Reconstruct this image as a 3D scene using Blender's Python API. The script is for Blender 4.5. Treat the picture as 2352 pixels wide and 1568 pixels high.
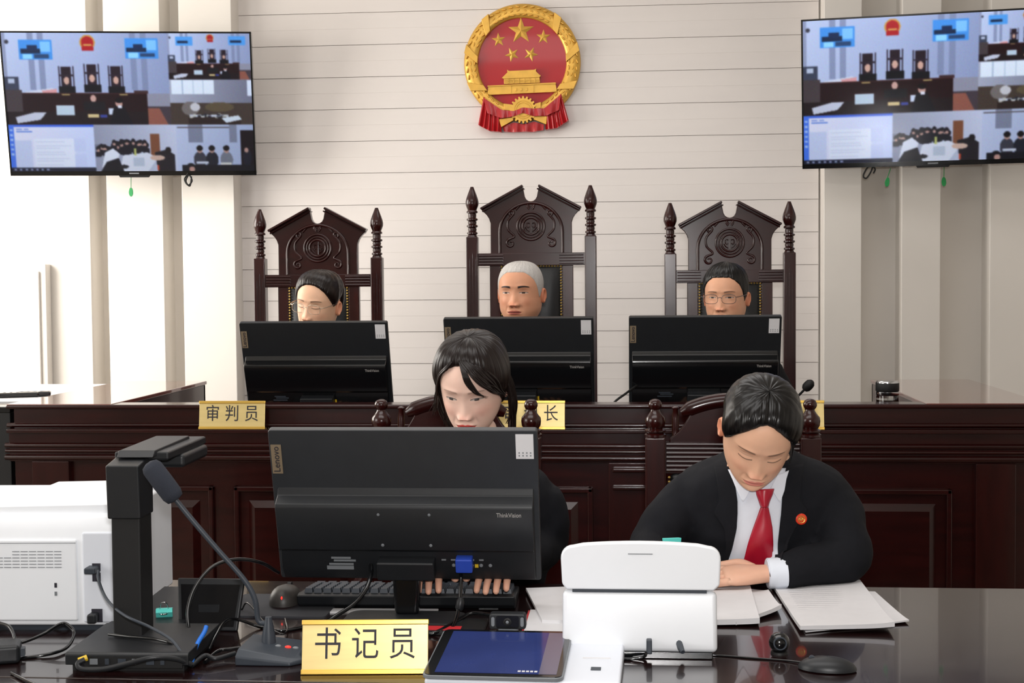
import bpy, bmesh, math, random
import numpy as np
from mathutils import Matrix, Vector, Euler
from mathutils.bvhtree import BVHTree

random.seed(7)
RNG = np.random.default_rng(7)
SC = bpy.context.scene
COL = SC.collection
for o in list(bpy.data.objects):
    bpy.data.objects.remove(o, do_unlink=True)

# ------------------------------------------------------------------ camera
F_PX, IMG_W, IMG_H = 3240.0, 2352, 1568
CAM_LOC = Vector((0.0, 0.0, 1.44))
CAM_M = (Matrix.Rotation(math.radians(5.0), 3, 'Z') @ Matrix.Rotation(math.radians(90 - 2.55), 3, 'X')
         @ Matrix.Rotation(-0.0085, 3, 'Z'))
cam_d = bpy.data.cameras.new('camera')
cam_d.sensor_width = 36.0
cam_d.lens = F_PX / IMG_W * 36.0
cam_d.clip_start = 0.02
cam = bpy.data.objects.new('camera', cam_d)
cam.matrix_world = Matrix.Translation(CAM_LOC) @ CAM_M.to_4x4()
COL.objects.link(cam)
SC.camera = cam

# ------------------------------------------------------------------ view, world, lights
SC.view_settings.view_transform = 'Standard'
SC.view_settings.look = 'None'
SC.view_settings.exposure = 0.0
SC.view_settings.gamma = 1.0
SC.view_settings.use_curve_mapping = False
try:
    SC.cycles.use_denoising = True
    SC.cycles.max_bounces = 7
    SC.cycles.sample_clamp_indirect = 6.0
    SC.cycles.caustics_reflective = False
    SC.cycles.caustics_refractive = False
except Exception:
    pass
world = bpy.data.worlds.new('daylight')
SC.world = world
world.use_nodes = True
bg = world.node_tree.nodes['Background']
bg.inputs[0].default_value = (0.80, 0.90, 1.0, 1)
bg.inputs[1].default_value = 0.9

def area(name, loc, target, sx, sy, power, color, spread=math.pi):
    d = bpy.data.lights.new(name, 'AREA')
    d.shape = 'RECTANGLE'; d.size = sx; d.size_y = sy
    d.energy = power; d.color = color; d.spread = spread
    o = bpy.data.objects.new(name, d)
    o.location = loc
    o.rotation_euler = (Vector(target) - Vector(loc)).to_track_quat('-Z', 'Y').to_euler()
    COL.objects.link(o)
    return o

# daylight through the two windows of the left wall, the ceiling lamps, and the photographer's flash
area('window_daylight_near_wall', (-3.92, 5.35, 1.95), (-2.3, 6.1, 1.4), 1.7, 1.7, 108, (1.0, 0.94, 0.86))
area('window_daylight_near_camera', (-3.92, 1.6, 1.95), (0.0, 2.6, 1.0), 2.0, 1.7, 62, (1.0, 0.96, 0.90))
area('ceiling_lamp_light_front', (-0.5, 2.3, 3.22), (-0.5, 2.3, 0), 2.6, 1.2, 34, (1.0, 0.98, 0.97))
area('ceiling_lamp_light_judges', (-0.5, 4.9, 3.22), (-0.5, 4.9, 0), 2.6, 0.9, 19, (1.0, 0.98, 0.97))
fl = bpy.data.lights.new('camera_flash', 'AREA')
fl.shape = 'RECTANGLE'; fl.size = 0.16; fl.size_y = 0.10; fl.energy = 42; fl.color = (1.0, 0.98, 0.97)
flo = bpy.data.objects.new('camera_flash', fl)
flo.location = (0.03, -0.02, 1.60)
flo.rotation_euler = (Vector((-0.35, 5.0, 1.25)) - Vector((0.03, -0.02, 1.60))).to_track_quat('-Z', 'Y').to_euler()
COL.objects.link(flo)

# ------------------------------------------------------------------ pixel helpers (a pixel gives a direction only)
def ray(px, py):
    return CAM_M @ Vector(((px - IMG_W / 2) / F_PX, -(py - IMG_H / 2) / F_PX, -1.0))
def aY(px, py, Y):
    d = ray(px, py); return CAM_LOC + d * ((Y - CAM_LOC.y) / d.y)
def aZ(px, py, z):
    d = ray(px, py); return CAM_LOC + d * ((z - CAM_LOC.z) / d.z)

# ------------------------------------------------------------------ materials
def lin(c):
    out = []
    for v in c[:3]:
        v = v / 255.0
        out.append(v / 12.92 if v <= 0.04045 else ((v + 0.055) / 1.055) ** 2.4)
    return (*out, 1.0)

MATS = {}
def mat(name, rgb, rough=0.5, metal=0.0, coat=0.0, var=0.06, vscale=6.0, stretch=(1, 1, 1), bump=0.0, bscale=80.0,
        trans=0.0, emit=0.0, attr=None, spec=0.5, sss=0.0, ior=1.45, coat_rough=0.05):
    if name in MATS:
        return MATS[name]
    m = bpy.data.materials.new(name); m.use_nodes = True
    nt = m.node_tree; N = nt.nodes; L = nt.links
    b = N['Principled BSDF']
    b.inputs['Roughness'].default_value = rough
    b.inputs['Metallic'].default_value = metal
    b.inputs['Coat Weight'].default_value = coat
    b.inputs['Coat Roughness'].default_value = coat_rough
    b.inputs['Transmission Weight'].default_value = trans
    b.inputs['Specular IOR Level'].default_value = spec
    b.inputs['IOR'].default_value = ior
    if sss:
        b.inputs['Subsurface Weight'].default_value = sss
        b.inputs['Subsurface Radius'].default_value = (0.012, 0.005, 0.003)
        b.inputs['Subsurface Scale'].default_value = 0.6
    tc = N.new('ShaderNodeTexCoord'); mp = N.new('ShaderNodeMapping')
    mp.inputs['Scale'].default_value = stretch
    L.new(tc.outputs['Object'], mp.inputs['Vector'])
    if attr:
        a = N.new('ShaderNodeVertexColor'); a.layer_name = attr
        src = a.outputs['Color']
    else:
        rgbn = N.new('ShaderNodeRGB'); rgbn.outputs[0].default_value = lin(rgb); src = rgbn.outputs[0]
    if var > 0:
        nz = N.new('ShaderNodeTexNoise'); nz.inputs['Scale'].default_value = vscale; nz.inputs['Detail'].default_value = 5
        L.new(mp.outputs['Vector'], nz.inputs['Vector'])
        mr = N.new('ShaderNodeMapRange')
        mr.inputs['From Min'].default_value = 0.3; mr.inputs['From Max'].default_value = 0.7
        mr.inputs['To Min'].default_value = 1 - var; mr.inputs['To Max'].default_value = 1 + var
        L.new(nz.outputs['Fac'], mr.inputs['Value'])
        mx = N.new('ShaderNodeVectorMath'); mx.operation = 'SCALE'
        L.new(src, mx.inputs[0]); L.new(mr.outputs['Result'], mx.inputs['Scale'])
        src = mx.outputs['Vector']
    L.new(src, b.inputs['Base Color'])
    if emit:
        L.new(src, b.inputs['Emission Color']); b.inputs['Emission Strength'].default_value = emit
    if bump > 0:
        n2 = N.new('ShaderNodeTexNoise'); n2.inputs['Scale'].default_value = bscale; n2.inputs['Detail'].default_value = 3
        L.new(mp.outputs['Vector'], n2.inputs['Vector'])
        bp = N.new('ShaderNodeBump'); bp.inputs['Strength'].default_value = bump; bp.inputs['Distance'].default_value = 0.002
        L.new(n2.outputs['Fac'], bp.inputs['Height']); L.new(bp.outputs['Normal'], b.inputs['Normal'])
    MATS[name] = m
    return m

M_WALL = mat('wall_paint', (230, 225, 218), 0.5, var=0.02, vscale=3, bump=0.03, bscale=200)
M_RECESS = mat('recess_paint', (224, 218, 210), 0.45, var=0.02, vscale=3)
M_PLANK = mat('siding_paint', (227, 221, 217), 0.42, var=0.02, vscale=4, stretch=(0.4, 1, 3), bump=0.03, bscale=120)
M_CEIL = mat('ceiling_paint', (232, 230, 226), 0.8, var=0.02)
M_FLOOR = mat('floor_tile', (150, 138, 124), 0.3, var=0.12, vscale=3)
M_WOOD = mat('mahogany', (38, 6, 5), 0.24, coat=0.25, var=0.30, vscale=5, stretch=(1.2, 9, 9), coat_rough=0.08, spec=0.42)
M_WOODV = mat('mahogany_upright', (42, 9, 7), 0.24, coat=0.25, var=0.28, vscale=5, stretch=(9, 9, 1.2), coat_rough=0.08, spec=0.42)
M_DESK = mat('desk_lacquer', (27, 11, 11), 0.22, coat=0.75, var=0.25, vscale=4, stretch=(1, 8, 8), coat_rough=0.035)
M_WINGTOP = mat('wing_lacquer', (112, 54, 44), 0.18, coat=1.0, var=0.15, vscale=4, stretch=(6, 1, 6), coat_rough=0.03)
M_LEATHER = mat('black_leather', (26, 27, 29), 0.42, var=0.1, vscale=20, bump=0.15, bscale=250)
M_BLACK = mat('black_plastic', (27, 29, 32), 0.42, var=0.06, vscale=30, bump=0.04, bscale=900)
M_SHELL = mat('monitor_shell_plastic', (46, 48, 51), 0.38, var=0.05, vscale=30, bump=0.03, bscale=900)
M_GLOSSBLACK = mat('gloss_black_plastic', (14, 15, 17), 0.16, var=0.03, coat=0.3)
M_MATTEBLACK = mat('matte_black_plastic', (15, 15, 16), 0.6, var=0.06, vscale=30)
M_DGREY = mat('dark_grey_plastic', (52, 58, 66), 0.45, var=0.05, vscale=30)
M_DIMSCREEN = mat('dim_screen_glass', (11, 11, 13), 0.28, var=0.02, spec=0.3)
M_PRINTGREY = mat('pale_grey_print', (176, 172, 168), 0.5, var=0.02)
M_GREY = mat('grey_plastic', (120, 124, 128), 0.45, var=0.04)
M_WHITE = mat('white_plastic', (236, 239, 243), 0.38, var=0.015, vscale=8)
M_WHITE2 = mat('cool_white_plastic', (222, 226, 234), 0.38, var=0.015, vscale=8)
M_PAPER = mat('paper', (216, 215, 217), 0.75, var=0.02, vscale=30)
M_GOLD = mat('brushed_gold', (226, 186, 92), 0.30, metal=0.75, var=0.06, vscale=8, stretch=(1, 30, 30))
M_GOLDP = mat('plate_gold', (222, 199, 136), 0.36, metal=0.4, var=0.07, vscale=5, stretch=(1, 12, 12))
M_EMGOLD = mat('emblem_gold', (220, 172, 78), 0.34, metal=0.45, var=0.10, vscale=25)
M_EMRED = mat('emblem_red', (172, 20, 28), 0.28, coat=0.3, var=0.03)
M_INK = mat('dark_ink', (38, 36, 46), 0.6, var=0.02)
M_CHROME = mat('chrome', (200, 202, 205), 0.18, metal=1.0, var=0.02)
M_BRASSNAIL = mat('brass_nail', (190, 160, 90), 0.3, metal=0.9, var=0.05)
M_GLASS = mat('clear_glass', (245, 248, 248), 0.03, trans=1.0, var=0.0)
M_TEA = mat('tea', (150, 80, 30), 0.1, var=0.05)
M_GREEN = mat('green_tag_plastic', (28, 140, 72), 0.5, var=0.05)
M_TEAL = mat('teal_metal', (96, 214, 204), 0.35, var=0.03)
M_BLUECABLE = mat('blue_cable', (30, 108, 205), 0.45, var=0.03)
M_VGABLUE = mat('vga_plug_blue', (40, 72, 176), 0.45, var=0.04)
M_YELLOW = mat('yellow_plug', (214, 178, 40), 0.5, var=0.04)
M_RED = mat('red_cover', (190, 40, 46), 0.55, var=0.06)
M_REDLED = mat('red_led', (255, 40, 30), 0.4, var=0.0, emit=1.6)
M_BRONZE = mat('bronze_badge', (136, 120, 98), 0.4, metal=0.1, var=0.04)
M_SUIT = mat('black_suit_cloth', (19, 20, 25), 0.85, var=0.10, vscale=40, bump=0.12, bscale=600, spec=0.25)
M_ROBE = mat('black_robe_cloth', (17, 17, 20), 0.85, var=0.10, vscale=40, bump=0.12, bscale=600, spec=0.25)
M_SHIRT = mat('white_shirt_cloth', (226, 232, 242), 0.75, var=0.02, vscale=40)
M_TIE = mat('red_satin', (172, 18, 44), 0.36, var=0.06, vscale=60, stretch=(1, 1, 0.3), spec=0.6)
M_HAIRB = mat('black_hair', (10, 8, 8), 0.30, var=0.35, vscale=160, stretch=(3, 3, 0.4), spec=0.4)
M_HAIRBR = mat('dark_brown_hair', (23, 14, 12), 0.33, var=0.35, vscale=160, stretch=(3, 3, 0.4), spec=0.4)
M_HAIRG = mat('grey_hair', (186, 182, 178), 0.55, var=0.12, vscale=240)
M_SKIN = mat('skin', (220, 170, 140), 0.48, attr='skin_colour', var=0.02, vscale=60, sss=0.12, bump=0.02, bscale=500, spec=0.4)
M_SCREEN = mat('lit_screen', (0, 0, 0), 0.14, attr='picture', var=0.0, emit=1.0, spec=0.25)
for _l in list(M_SCREEN.node_tree.links):
    if _l.to_socket.name == 'Base Color': M_SCREEN.node_tree.links.remove(_l)
M_SCREEN.node_tree.nodes['Principled BSDF'].inputs['Base Color'].default_value = (0.01, 0.01, 0.012, 1)

# ------------------------------------------------------------------ mesh helpers
class MB:
    def __init__(s): s.v = []; s.f = []
    def add(s, vs, fs, M=None):
        n = len(s.v)
        if M is not None: vs = [M @ Vector(p) for p in vs]
        s.v += [tuple(p) for p in vs]; s.f += [tuple(n + i for i in f) for f in fs]; return s
    def box(s, x0, x1, y0, y1, z0, z1, M=None):
        vs = [(x0,y0,z0),(x1,y0,z0),(x1,y1,z0),(x0,y1,z0),(x0,y0,z1),(x1,y0,z1),(x1,y1,z1),(x0,y1,z1)]
        return s.add(vs, [(0,3,2,1),(4,5,6,7),(0,1,5,4),(1,2,6,5),(2,3,7,6),(3,0,4,7)], M)
    def prism(s, poly, a0, a1, axis='y', M=None):
        """poly: 2-D outline; axis y: poly is (x,z); axis z: (x,y); axis x: (y,z)"""
        n = len(poly)
        def mk(p, a):
            return {'y': (p[0], a, p[1]), 'z': (p[0], p[1], a), 'x': (a, p[0], p[1])}[axis]
        vs = [mk(p, a0) for p in poly] + [mk(p, a1) for p in poly]
        fs = [tuple(range(n))[::-1], tuple(range(n, 2 * n))] + [(i, (i + 1) % n, n + (i + 1) % n, n + i) for i in range(n)]
        return s.add(vs, fs, M)
    def tube(s, path, r, n=8, caps=True, flat=1.0, up=None):
        P = [Vector(p) for p in path]; m = len(P)
        R = r if hasattr(r, '__len__') else [r] * m
        vs = []; prev = None
        for i in range(m):
            t = (P[min(i + 1, m - 1)] - P[max(i - 1, 0)])
            t = t.normalized() if t.length > 1e-9 else Vector((0, 0, 1))
            if prev is None:
                ref = Vector(up) if up else (Vector((0, 0, 1)) if abs(t.z) < 0.9 else Vector((0, 1, 0)))
                a = t.cross(ref).normalized()
            else:
                a = (prev - t * prev.dot(t)).normalized()
            prev = a; b = t.cross(a)
            for k in range(n):
                w = 2 * math.pi * k / n
                vs.append(P[i] + a * (math.cos(w) * R[i]) + b * (math.sin(w) * R[i] * flat))
        fs = [(i * n + k, i * n + (k + 1) % n, (i + 1) * n + (k + 1) % n, (i + 1) * n + k) for i in range(m - 1) for k in range(n)]
        if caps:
            fs += [tuple(range(n))[::-1], tuple((m - 1) * n + k for k in range(n))]
        return s.add(vs, fs)
    def lathe(s, prof, n=24, M=None, caps=True):
        """prof: list of (r,z)"""
        m = len(prof); vs = []
        for r, z in prof:
            for k in range(n):
                w = 2 * math.pi * k / n; vs.append((r * math.cos(w), r * math.sin(w), z))
        fs = [(i * n + k, i * n + (k + 1) % n, (i + 1) * n + (k + 1) % n, (i + 1) * n + k) for i in range(m - 1) for k in range(n)]
        if caps: fs += [tuple(range(n))[::-1], tuple((m - 1) * n + k for k in range(n))]
        return s.add(vs, fs, M)
    def ell(s, c, r, n=12, m=8, M=None):
        vs = []; 
        for i in range(m + 1):
            t = math.pi * i / m
            for k in range(n):
                w = 2 * math.pi * k / n
                rr = max(math.sin(t), 1e-3)
                vs.append((c[0] + r[0] * rr * math.cos(w), c[1] + r[1] * rr * math.sin(w), c[2] + r[2] * math.cos(t)))
        fs = [(i * n + k, (i + 1) * n + k, (i + 1) * n + (k + 1) % n, i * n + (k + 1) % n) for i in range(m) for k in range(n)]
        return s.add(vs, fs, M)
    def grid(s, pts, closed_u=False):
        """pts[row][col]"""
        R = len(pts); C = len(pts[0])
        vs = [p for row in pts for p in row]
        cc = C if closed_u else C - 1
        fs = [(i * C + k, i * C + (k + 1) % C, (i + 1) * C + (k + 1) % C, (i + 1) * C + k) for i in range(R - 1) for k in range(cc)]
        return s.add(vs, fs)

def wloc(o):
    p = Vector((0, 0, 0)); 
    while o is not None:
        p = p + o.location; o = o.parent
    return p

def obj(name, mb, m, parent=None, bevel=0.0, seg=2, smooth=35, fix=True, world=False, subsurf=0, solid=0.0):
    me = bpy.data.meshes.new(name)
    vs = mb.v
    if world and parent is not None:
        off = wloc(parent); vs = [(p[0] - off.x, p[1] - off.y, p[2] - off.z) for p in vs]
    me.from_pydata(vs, [], mb.f)
    me.materials.append(m)
    if fix:
        bm = bmesh.new(); bm.from_mesh(me); bmesh.ops.recalc_face_normals(bm, faces=bm.faces); bm.to_mesh(me); bm.free()
    me.shade_smooth()
    if smooth < 180:
        me.set_sharp_from_angle(angle=math.radians(smooth))
    o = bpy.data.objects.new(name, me); COL.objects.link(o)
    if parent is not None: o.parent = parent
    if solid:
        md = o.modifiers.new('thickness', 'SOLIDIFY'); md.thickness = solid; md.offset = 0
    if bevel:
        md = o.modifiers.new('bevel', 'BEVEL'); md.width = bevel; md.segments = seg; md.limit_method = 'ANGLE'
        md.angle_limit = math.radians(30); md.harden_normals = True
    if subsurf:
        md = o.modifiers.new('sub', 'SUBSURF'); md.levels = subsurf; md.render_levels = subsurf
    return o

def tag(o, label, cat, group=None):
    o['label'] = label; o['category'] = cat
    if group: o['group'] = group
    return o
def struct(o):
    o['kind'] = 'structure'; return o
def thing(name, label, cat, loc=(0, 0, 0), rz=0.0, group=None):
    o = bpy.data.objects.new(name, None); COL.objects.link(o)
    o.empty_display_size = 0.1
    o.location = loc; o.rotation_euler = (0, 0, rz)
    return tag(o, label, cat, group)
def dup(root, loc=None, rz=None):
    r = root.copy(); COL.objects.link(r)
    if loc is not None: r.location = loc
    if rz is not None: r.rotation_euler = (0, 0, rz)
    for ch in list(root.children):
        c = ch.copy(); COL.objects.link(c); c.parent = r
        for g in list(ch.children):
            d = g.copy(); COL.objects.link(d); d.parent = c
    return r
def lettering(name, text, size, m, parent, M, xs=1.0, spacing=1.0, depth=0.0006):
    c = bpy.data.curves.new('lettering_source', 'FONT'); c.body = text; c.size = size; c.align_x = 'CENTER'; c.align_y = 'CENTER'
    c.extrude = depth; c.space_character = spacing; c.resolution_u = 4
    t = bpy.data.objects.new('lettering_source', c); COL.objects.link(t)
    bpy.context.view_layer.update()
    dg = bpy.context.evaluated_depsgraph_get()
    me = bpy.data.meshes.new_from_object(t.evaluated_get(dg))
    bpy.data.objects.remove(t, do_unlink=True)
    bpy.data.curves.remove(c)
    me.transform(M @ Matrix.Diagonal((xs, 1, 1, 1)))
    me.materials.clear(); me.materials.append(m)
    me.name = name
    o = bpy.data.objects.new(name, me); COL.objects.link(o); o.parent = parent
    return o
def crv(pts, n=10):
    """Catmull-Rom through points"""
    P = [Vector(p) for p in pts]; P = [P[0] * 2 - P[1]] + P + [P[-1] * 2 - P[-2]]
    out = []
    for i in range(1, len(P) - 2):
        for k in range(n):
            t = k / n
            a, b, c, d = P[i - 1], P[i], P[i + 1], P[i + 2]
            out.append(0.5 * ((2 * b) + (c - a) * t + (2 * a - 5 * b + 4 * c - d) * t * t + (3 * b - a - 3 * c + d) * t ** 3))
    out.append(P[-2]); return out
def rrect(w, h, r, n=5, cx=0.0, cy=0.0):
    out = []
    for sx, sy, a0 in ((1, 1, 0), (-1, 1, 90), (-1, -1, 180), (1, -1, 270)):
        for k in range(n + 1):
            a = math.radians(a0 + 90 * k / n)
            out.append((cx + sx * (w / 2 - r) + r * math.cos(a), cy + sy * (h / 2 - r) + r * math.sin(a)))
    return out

# ================================================================== THE SETTING
WALL_Y = 6.70
XL, XR, YB, ZT = -4.05, 3.0, -2.6, 3.28
struct(obj('floor', MB().box(XL, XR, YB, WALL_Y + 0.1, -0.06, 0.0), M_FLOOR))
struct(obj('ceiling', MB().box(XL, XR, YB, WALL_Y + 0.1, ZT, ZT + 0.08), M_CEIL))
struct(obj('wall_right', MB().box(XR, XR + 0.1, YB, WALL_Y + 0.1, 0, ZT), M_WALL))
struct(obj('wall_front', MB().box(XL, XR, YB - 0.1, YB, 0, ZT), M_WALL))
# left wall with two window openings
wl = MB()
wins = [(0.55, 2.65), (4.45, 6.25)]
ys = [YB] + [y for w in wins for y in w] + [WALL_Y + 0.1]
for i in range(0, len(ys), 2):
    wl.box(XL - 0.12, XL, ys[i], ys[i + 1], 0, ZT)
for y0, y1 in wins:
    wl.box(XL - 0.12, XL, y0, y1, 0, 1.05); wl.box(XL - 0.12, XL, y0, y1, 2.85, ZT)
struct(obj('wall_left', wl, M_WALL))
for i, (y0, y1) in enumerate(wins):
    w = MB(); t = 0.05
    for z0, z1, a, b in ((1.05, 1.05 + t, y0, y1), (2.85 - t, 2.85, y0, y1), (1.05, 2.85, y0, y0 + t), (1.05, 2.85, y1 - t, y1), (1.05, 2.85, (y0 + y1) / 2 - t / 2, (y0 + y1) / 2 + t / 2)):
        w.box(XL - 0.09, XL - 0.03, a, b, z0, z1)
    struct(obj('window_%d' % (i + 1), w, M_WHITE))
# raised judges' platform
struct(obj('floor_platform', MB().box(-2.02, 1.24, 4.52, WALL_Y - 0.02, 0, 0.15), M_WOOD, bevel=0.006))

# back wall: plain slab, lapped siding between the pilasters, flat pilasters and recesses at both sides
wb = obj('wall_back', MB().box(XL, XR, WALL_Y + 0.02, WALL_Y + 0.14, 0, ZT), M_RECESS); struct(wb)
PITCH_Z = 0.1522
zz0 = 0.8857 - PITCH_Z * 6      # a strong joint of the siding sits at 0.8857 m
k = 0
pl_me = None
L0, L1 = -1.90, 0.853
while zz0 + k * PITCH_Z < ZT - 0.02:
    z0 = zz0 + k * PITCH_Z
    h = min(PITCH_Z, ZT - z0 - 0.001)
    if pl_me is None:
        g = MB()
        H = PITCH_Z
        # profile (y,z): double lap, each course leans out towards its lower lip
        prof = [(0.022, 0.0), (-0.0070, 0.0), (-0.0074, 0.001), (-0.0056, H * 0.498), (-0.0064, H * 0.5), (-0.0062, H * 0.502), (-0.0042, H - 0.0016), (0.004, H - 0.0012), (0.022, H - 0.0004)]
        g.prism(prof, L0, L1, axis='x')
        o = obj('plank', g, M_PLANK, wb, smooth=20, fix=True); pl_me = o.data
    elif h < PITCH_Z - 0.002:
        o = obj('plank', MB().box(L0, L1, -0.010, 0.022, 0, h), M_PLANK, wb)
    else:
        o = bpy.data.objects.new('plank', pl_me); COL.objects.link(o); o.parent = wb
    o.location = (0, WALL_Y, z0)
    k += 1
def pilaster(x0, x1, depth=0.13):
    o = obj('pilaster', MB().box(x0, x1, WALL_Y - depth, WALL_Y + 0.03, 0, ZT), M_WALL, wb, bevel=0.004)
    return o
S = 6.57 / 6.70          # pilaster fronts stand 13 cm before the wall line the pixels were read on
for a, b in ((XL, -2.648), (-2.514, -2.282), (-2.146, -1.928)):
    pilaster(a, b * S if b > -2.7 else b)
for a, b in ((0.862, 1.052), (1.21, 1.412), (1.602, XR)):
    pilaster(a, b * S if b < 2 else b)

# ================================================================== JUDGES' BENCH
BY, BZ = 4.47, 1.04            # front face line and top height
BX0, BX1, WX0, WX1, WYB = -2.05, 1.256, -1.711, 0.902, 5.50
bench = thing('judges_bench', 'long dark mahogany bench with moulded panelled front before the three tall chairs', 'bench', (-0.4, 4.9, 0))
def bp(name, mb, m=M_WOOD, bevel=0.003, **k):
    return obj(name, mb, m, bench, bevel=bevel, world=True, **k)
def bead(x0, x1, y, z, r):
    """half-round moulding along x that stands proud of y"""
    n = 8
    poly = [(y + 0.01, z - r)] + [(y - r * 1.2 * math.sin(math.pi * i / n), z - r * math.cos(math.pi * i / n)) for i in range(n + 1)] + [(y + 0.01, z + r)]
    return MB().prism(poly, x0, x1, axis='x')
bp('front_board', MB().box(BX0 + 0.01, BX1, BY, BY + 0.035, 0.02, BZ - 0.004), bevel=0.002)
bp('top_ledge', MB().box(BX0 - 0.012, BX1 + 0.01, BY - 0.014, BY + 0.085, BZ - 0.014, BZ), bevel=0.006, seg=3)
bp('work_top', MB().box(WX0, WX1, BY + 0.03, 5.06, 0.875, 0.905))
bp('bead_moulding', bead(BX0 - 0.012, BX1 + 0.01, BY, 0.972, 0.0075), bevel=0)
bp('plate_rail', MB().box(BX0, BX1, BY - 0.040, BY + 0.01, 0.950, 0.9625), bevel=0.003)
bp('frieze_board', MB().box(BX0, BX1, BY - 0.020, BY + 0.01, 0.915, 0.951), bevel=0.002)
for z, r in ((0.908, 0.008), (0.890, 0.0065), (0.869, 0.010)):
    bp('bead_moulding', bead(BX0 - 0.012, BX1 + 0.01, BY - 0.018, z, r), bevel=0)
bp('cornice_board', MB().box(BX0, BX1, BY - 0.018, BY + 0.01, 0.855, 0.92), bevel=0.002)
bp('base_board', MB().box(BX0, BX1, BY - 0.02, BY + 0.01, 0.02, 0.16))
def panel(x0, x1, z0=0.24, z1=0.775):
    y = BY
    fr = MB()
    t = 0.018
    for a, b, c, d in ((x0, x1, z1 - t, z1), (x0, x1, z0, z0 + t), (x0, x0 + t, z0, z1), (x1 - t, x1, z0, z1)):
        fr.box(a, b, y - 0.016, y + 0.005, c, d)
    p = bp('panel_moulding', fr, bevel=0.005)
    m_ = 0.048
    a, b, c, d = x0 + m_, x1 - m_, z0 + m_, z1 - m_
    e = 0.022
    vs = [(a, y, c), (b, y, c), (b, y, d), (a, y, d), (a + e, y - 0.014, c + e), (b - e, y - 0.014, c + e), (b - e, y - 0.014, d - e), (a + e, y - 0.014, d - e)]
    bp('raised_panel', MB().add(vs, [(4, 5, 6, 7), (0, 1, 5, 4), (1, 2, 6, 5), (2, 3, 7, 6), (3, 0, 4, 7)]), bevel=0, fix=False, smooth=10)
def pil(x0, x1, cap=True):
    y = BY
    bp('pilaster', MB().box(x0, x1, y - 0.022, y + 0.01, 0.16, 0.856), M_WOODV)
    if cap:
        bp('capital_block', MB().box(x0 + 0.012, x1 - 0.012, y - 0.040, y - 0.015, 0.826, 0.842), bevel=0.006)
        bp('capital_block', MB().box(x0 + 0.012, x1 - 0.012, y - 0.038, y - 0.015, 0.770, 0.784), bevel=0.005)
def bxx(px): return aY(px, 1100, BY).x
panel(bxx(212), bxx(492)); panel(bxx(538), bxx(830)); panel(bxx(1040), bxx(1362)); panel(bxx(1530), bxx(1830)); panel(bxx(1868), bxx(2186))
pil(bxx(880), bxx(990)); pil(bxx(1398), bxx(1492)); pil(bxx(80), bxx(165), False); pil(bxx(2238), bxx(2330), False)
for x0, x1, lab in ((BX0, WX0, 'l'), (WX1, BX1, 'r')):
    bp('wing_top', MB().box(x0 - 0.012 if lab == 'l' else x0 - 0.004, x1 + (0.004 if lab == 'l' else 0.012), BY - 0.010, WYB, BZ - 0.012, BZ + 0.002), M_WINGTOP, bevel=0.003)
    bp('wing_side', MB().box(x0, x0 + 0.03, BY + 0.03, WYB - 0.01, 0.02, BZ - 0.012), M_WOODV)
    bp('wing_side', MB().box(x1 - 0.03, x1, BY + 0.03, WYB - 0.01, 0.02, BZ - 0.012), M_WOODV)
    bp('wing_end', MB().box(x0, x1, WYB - 0.03, WYB - 0.008, 0.02, BZ - 0.012), M_WOODV)

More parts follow.
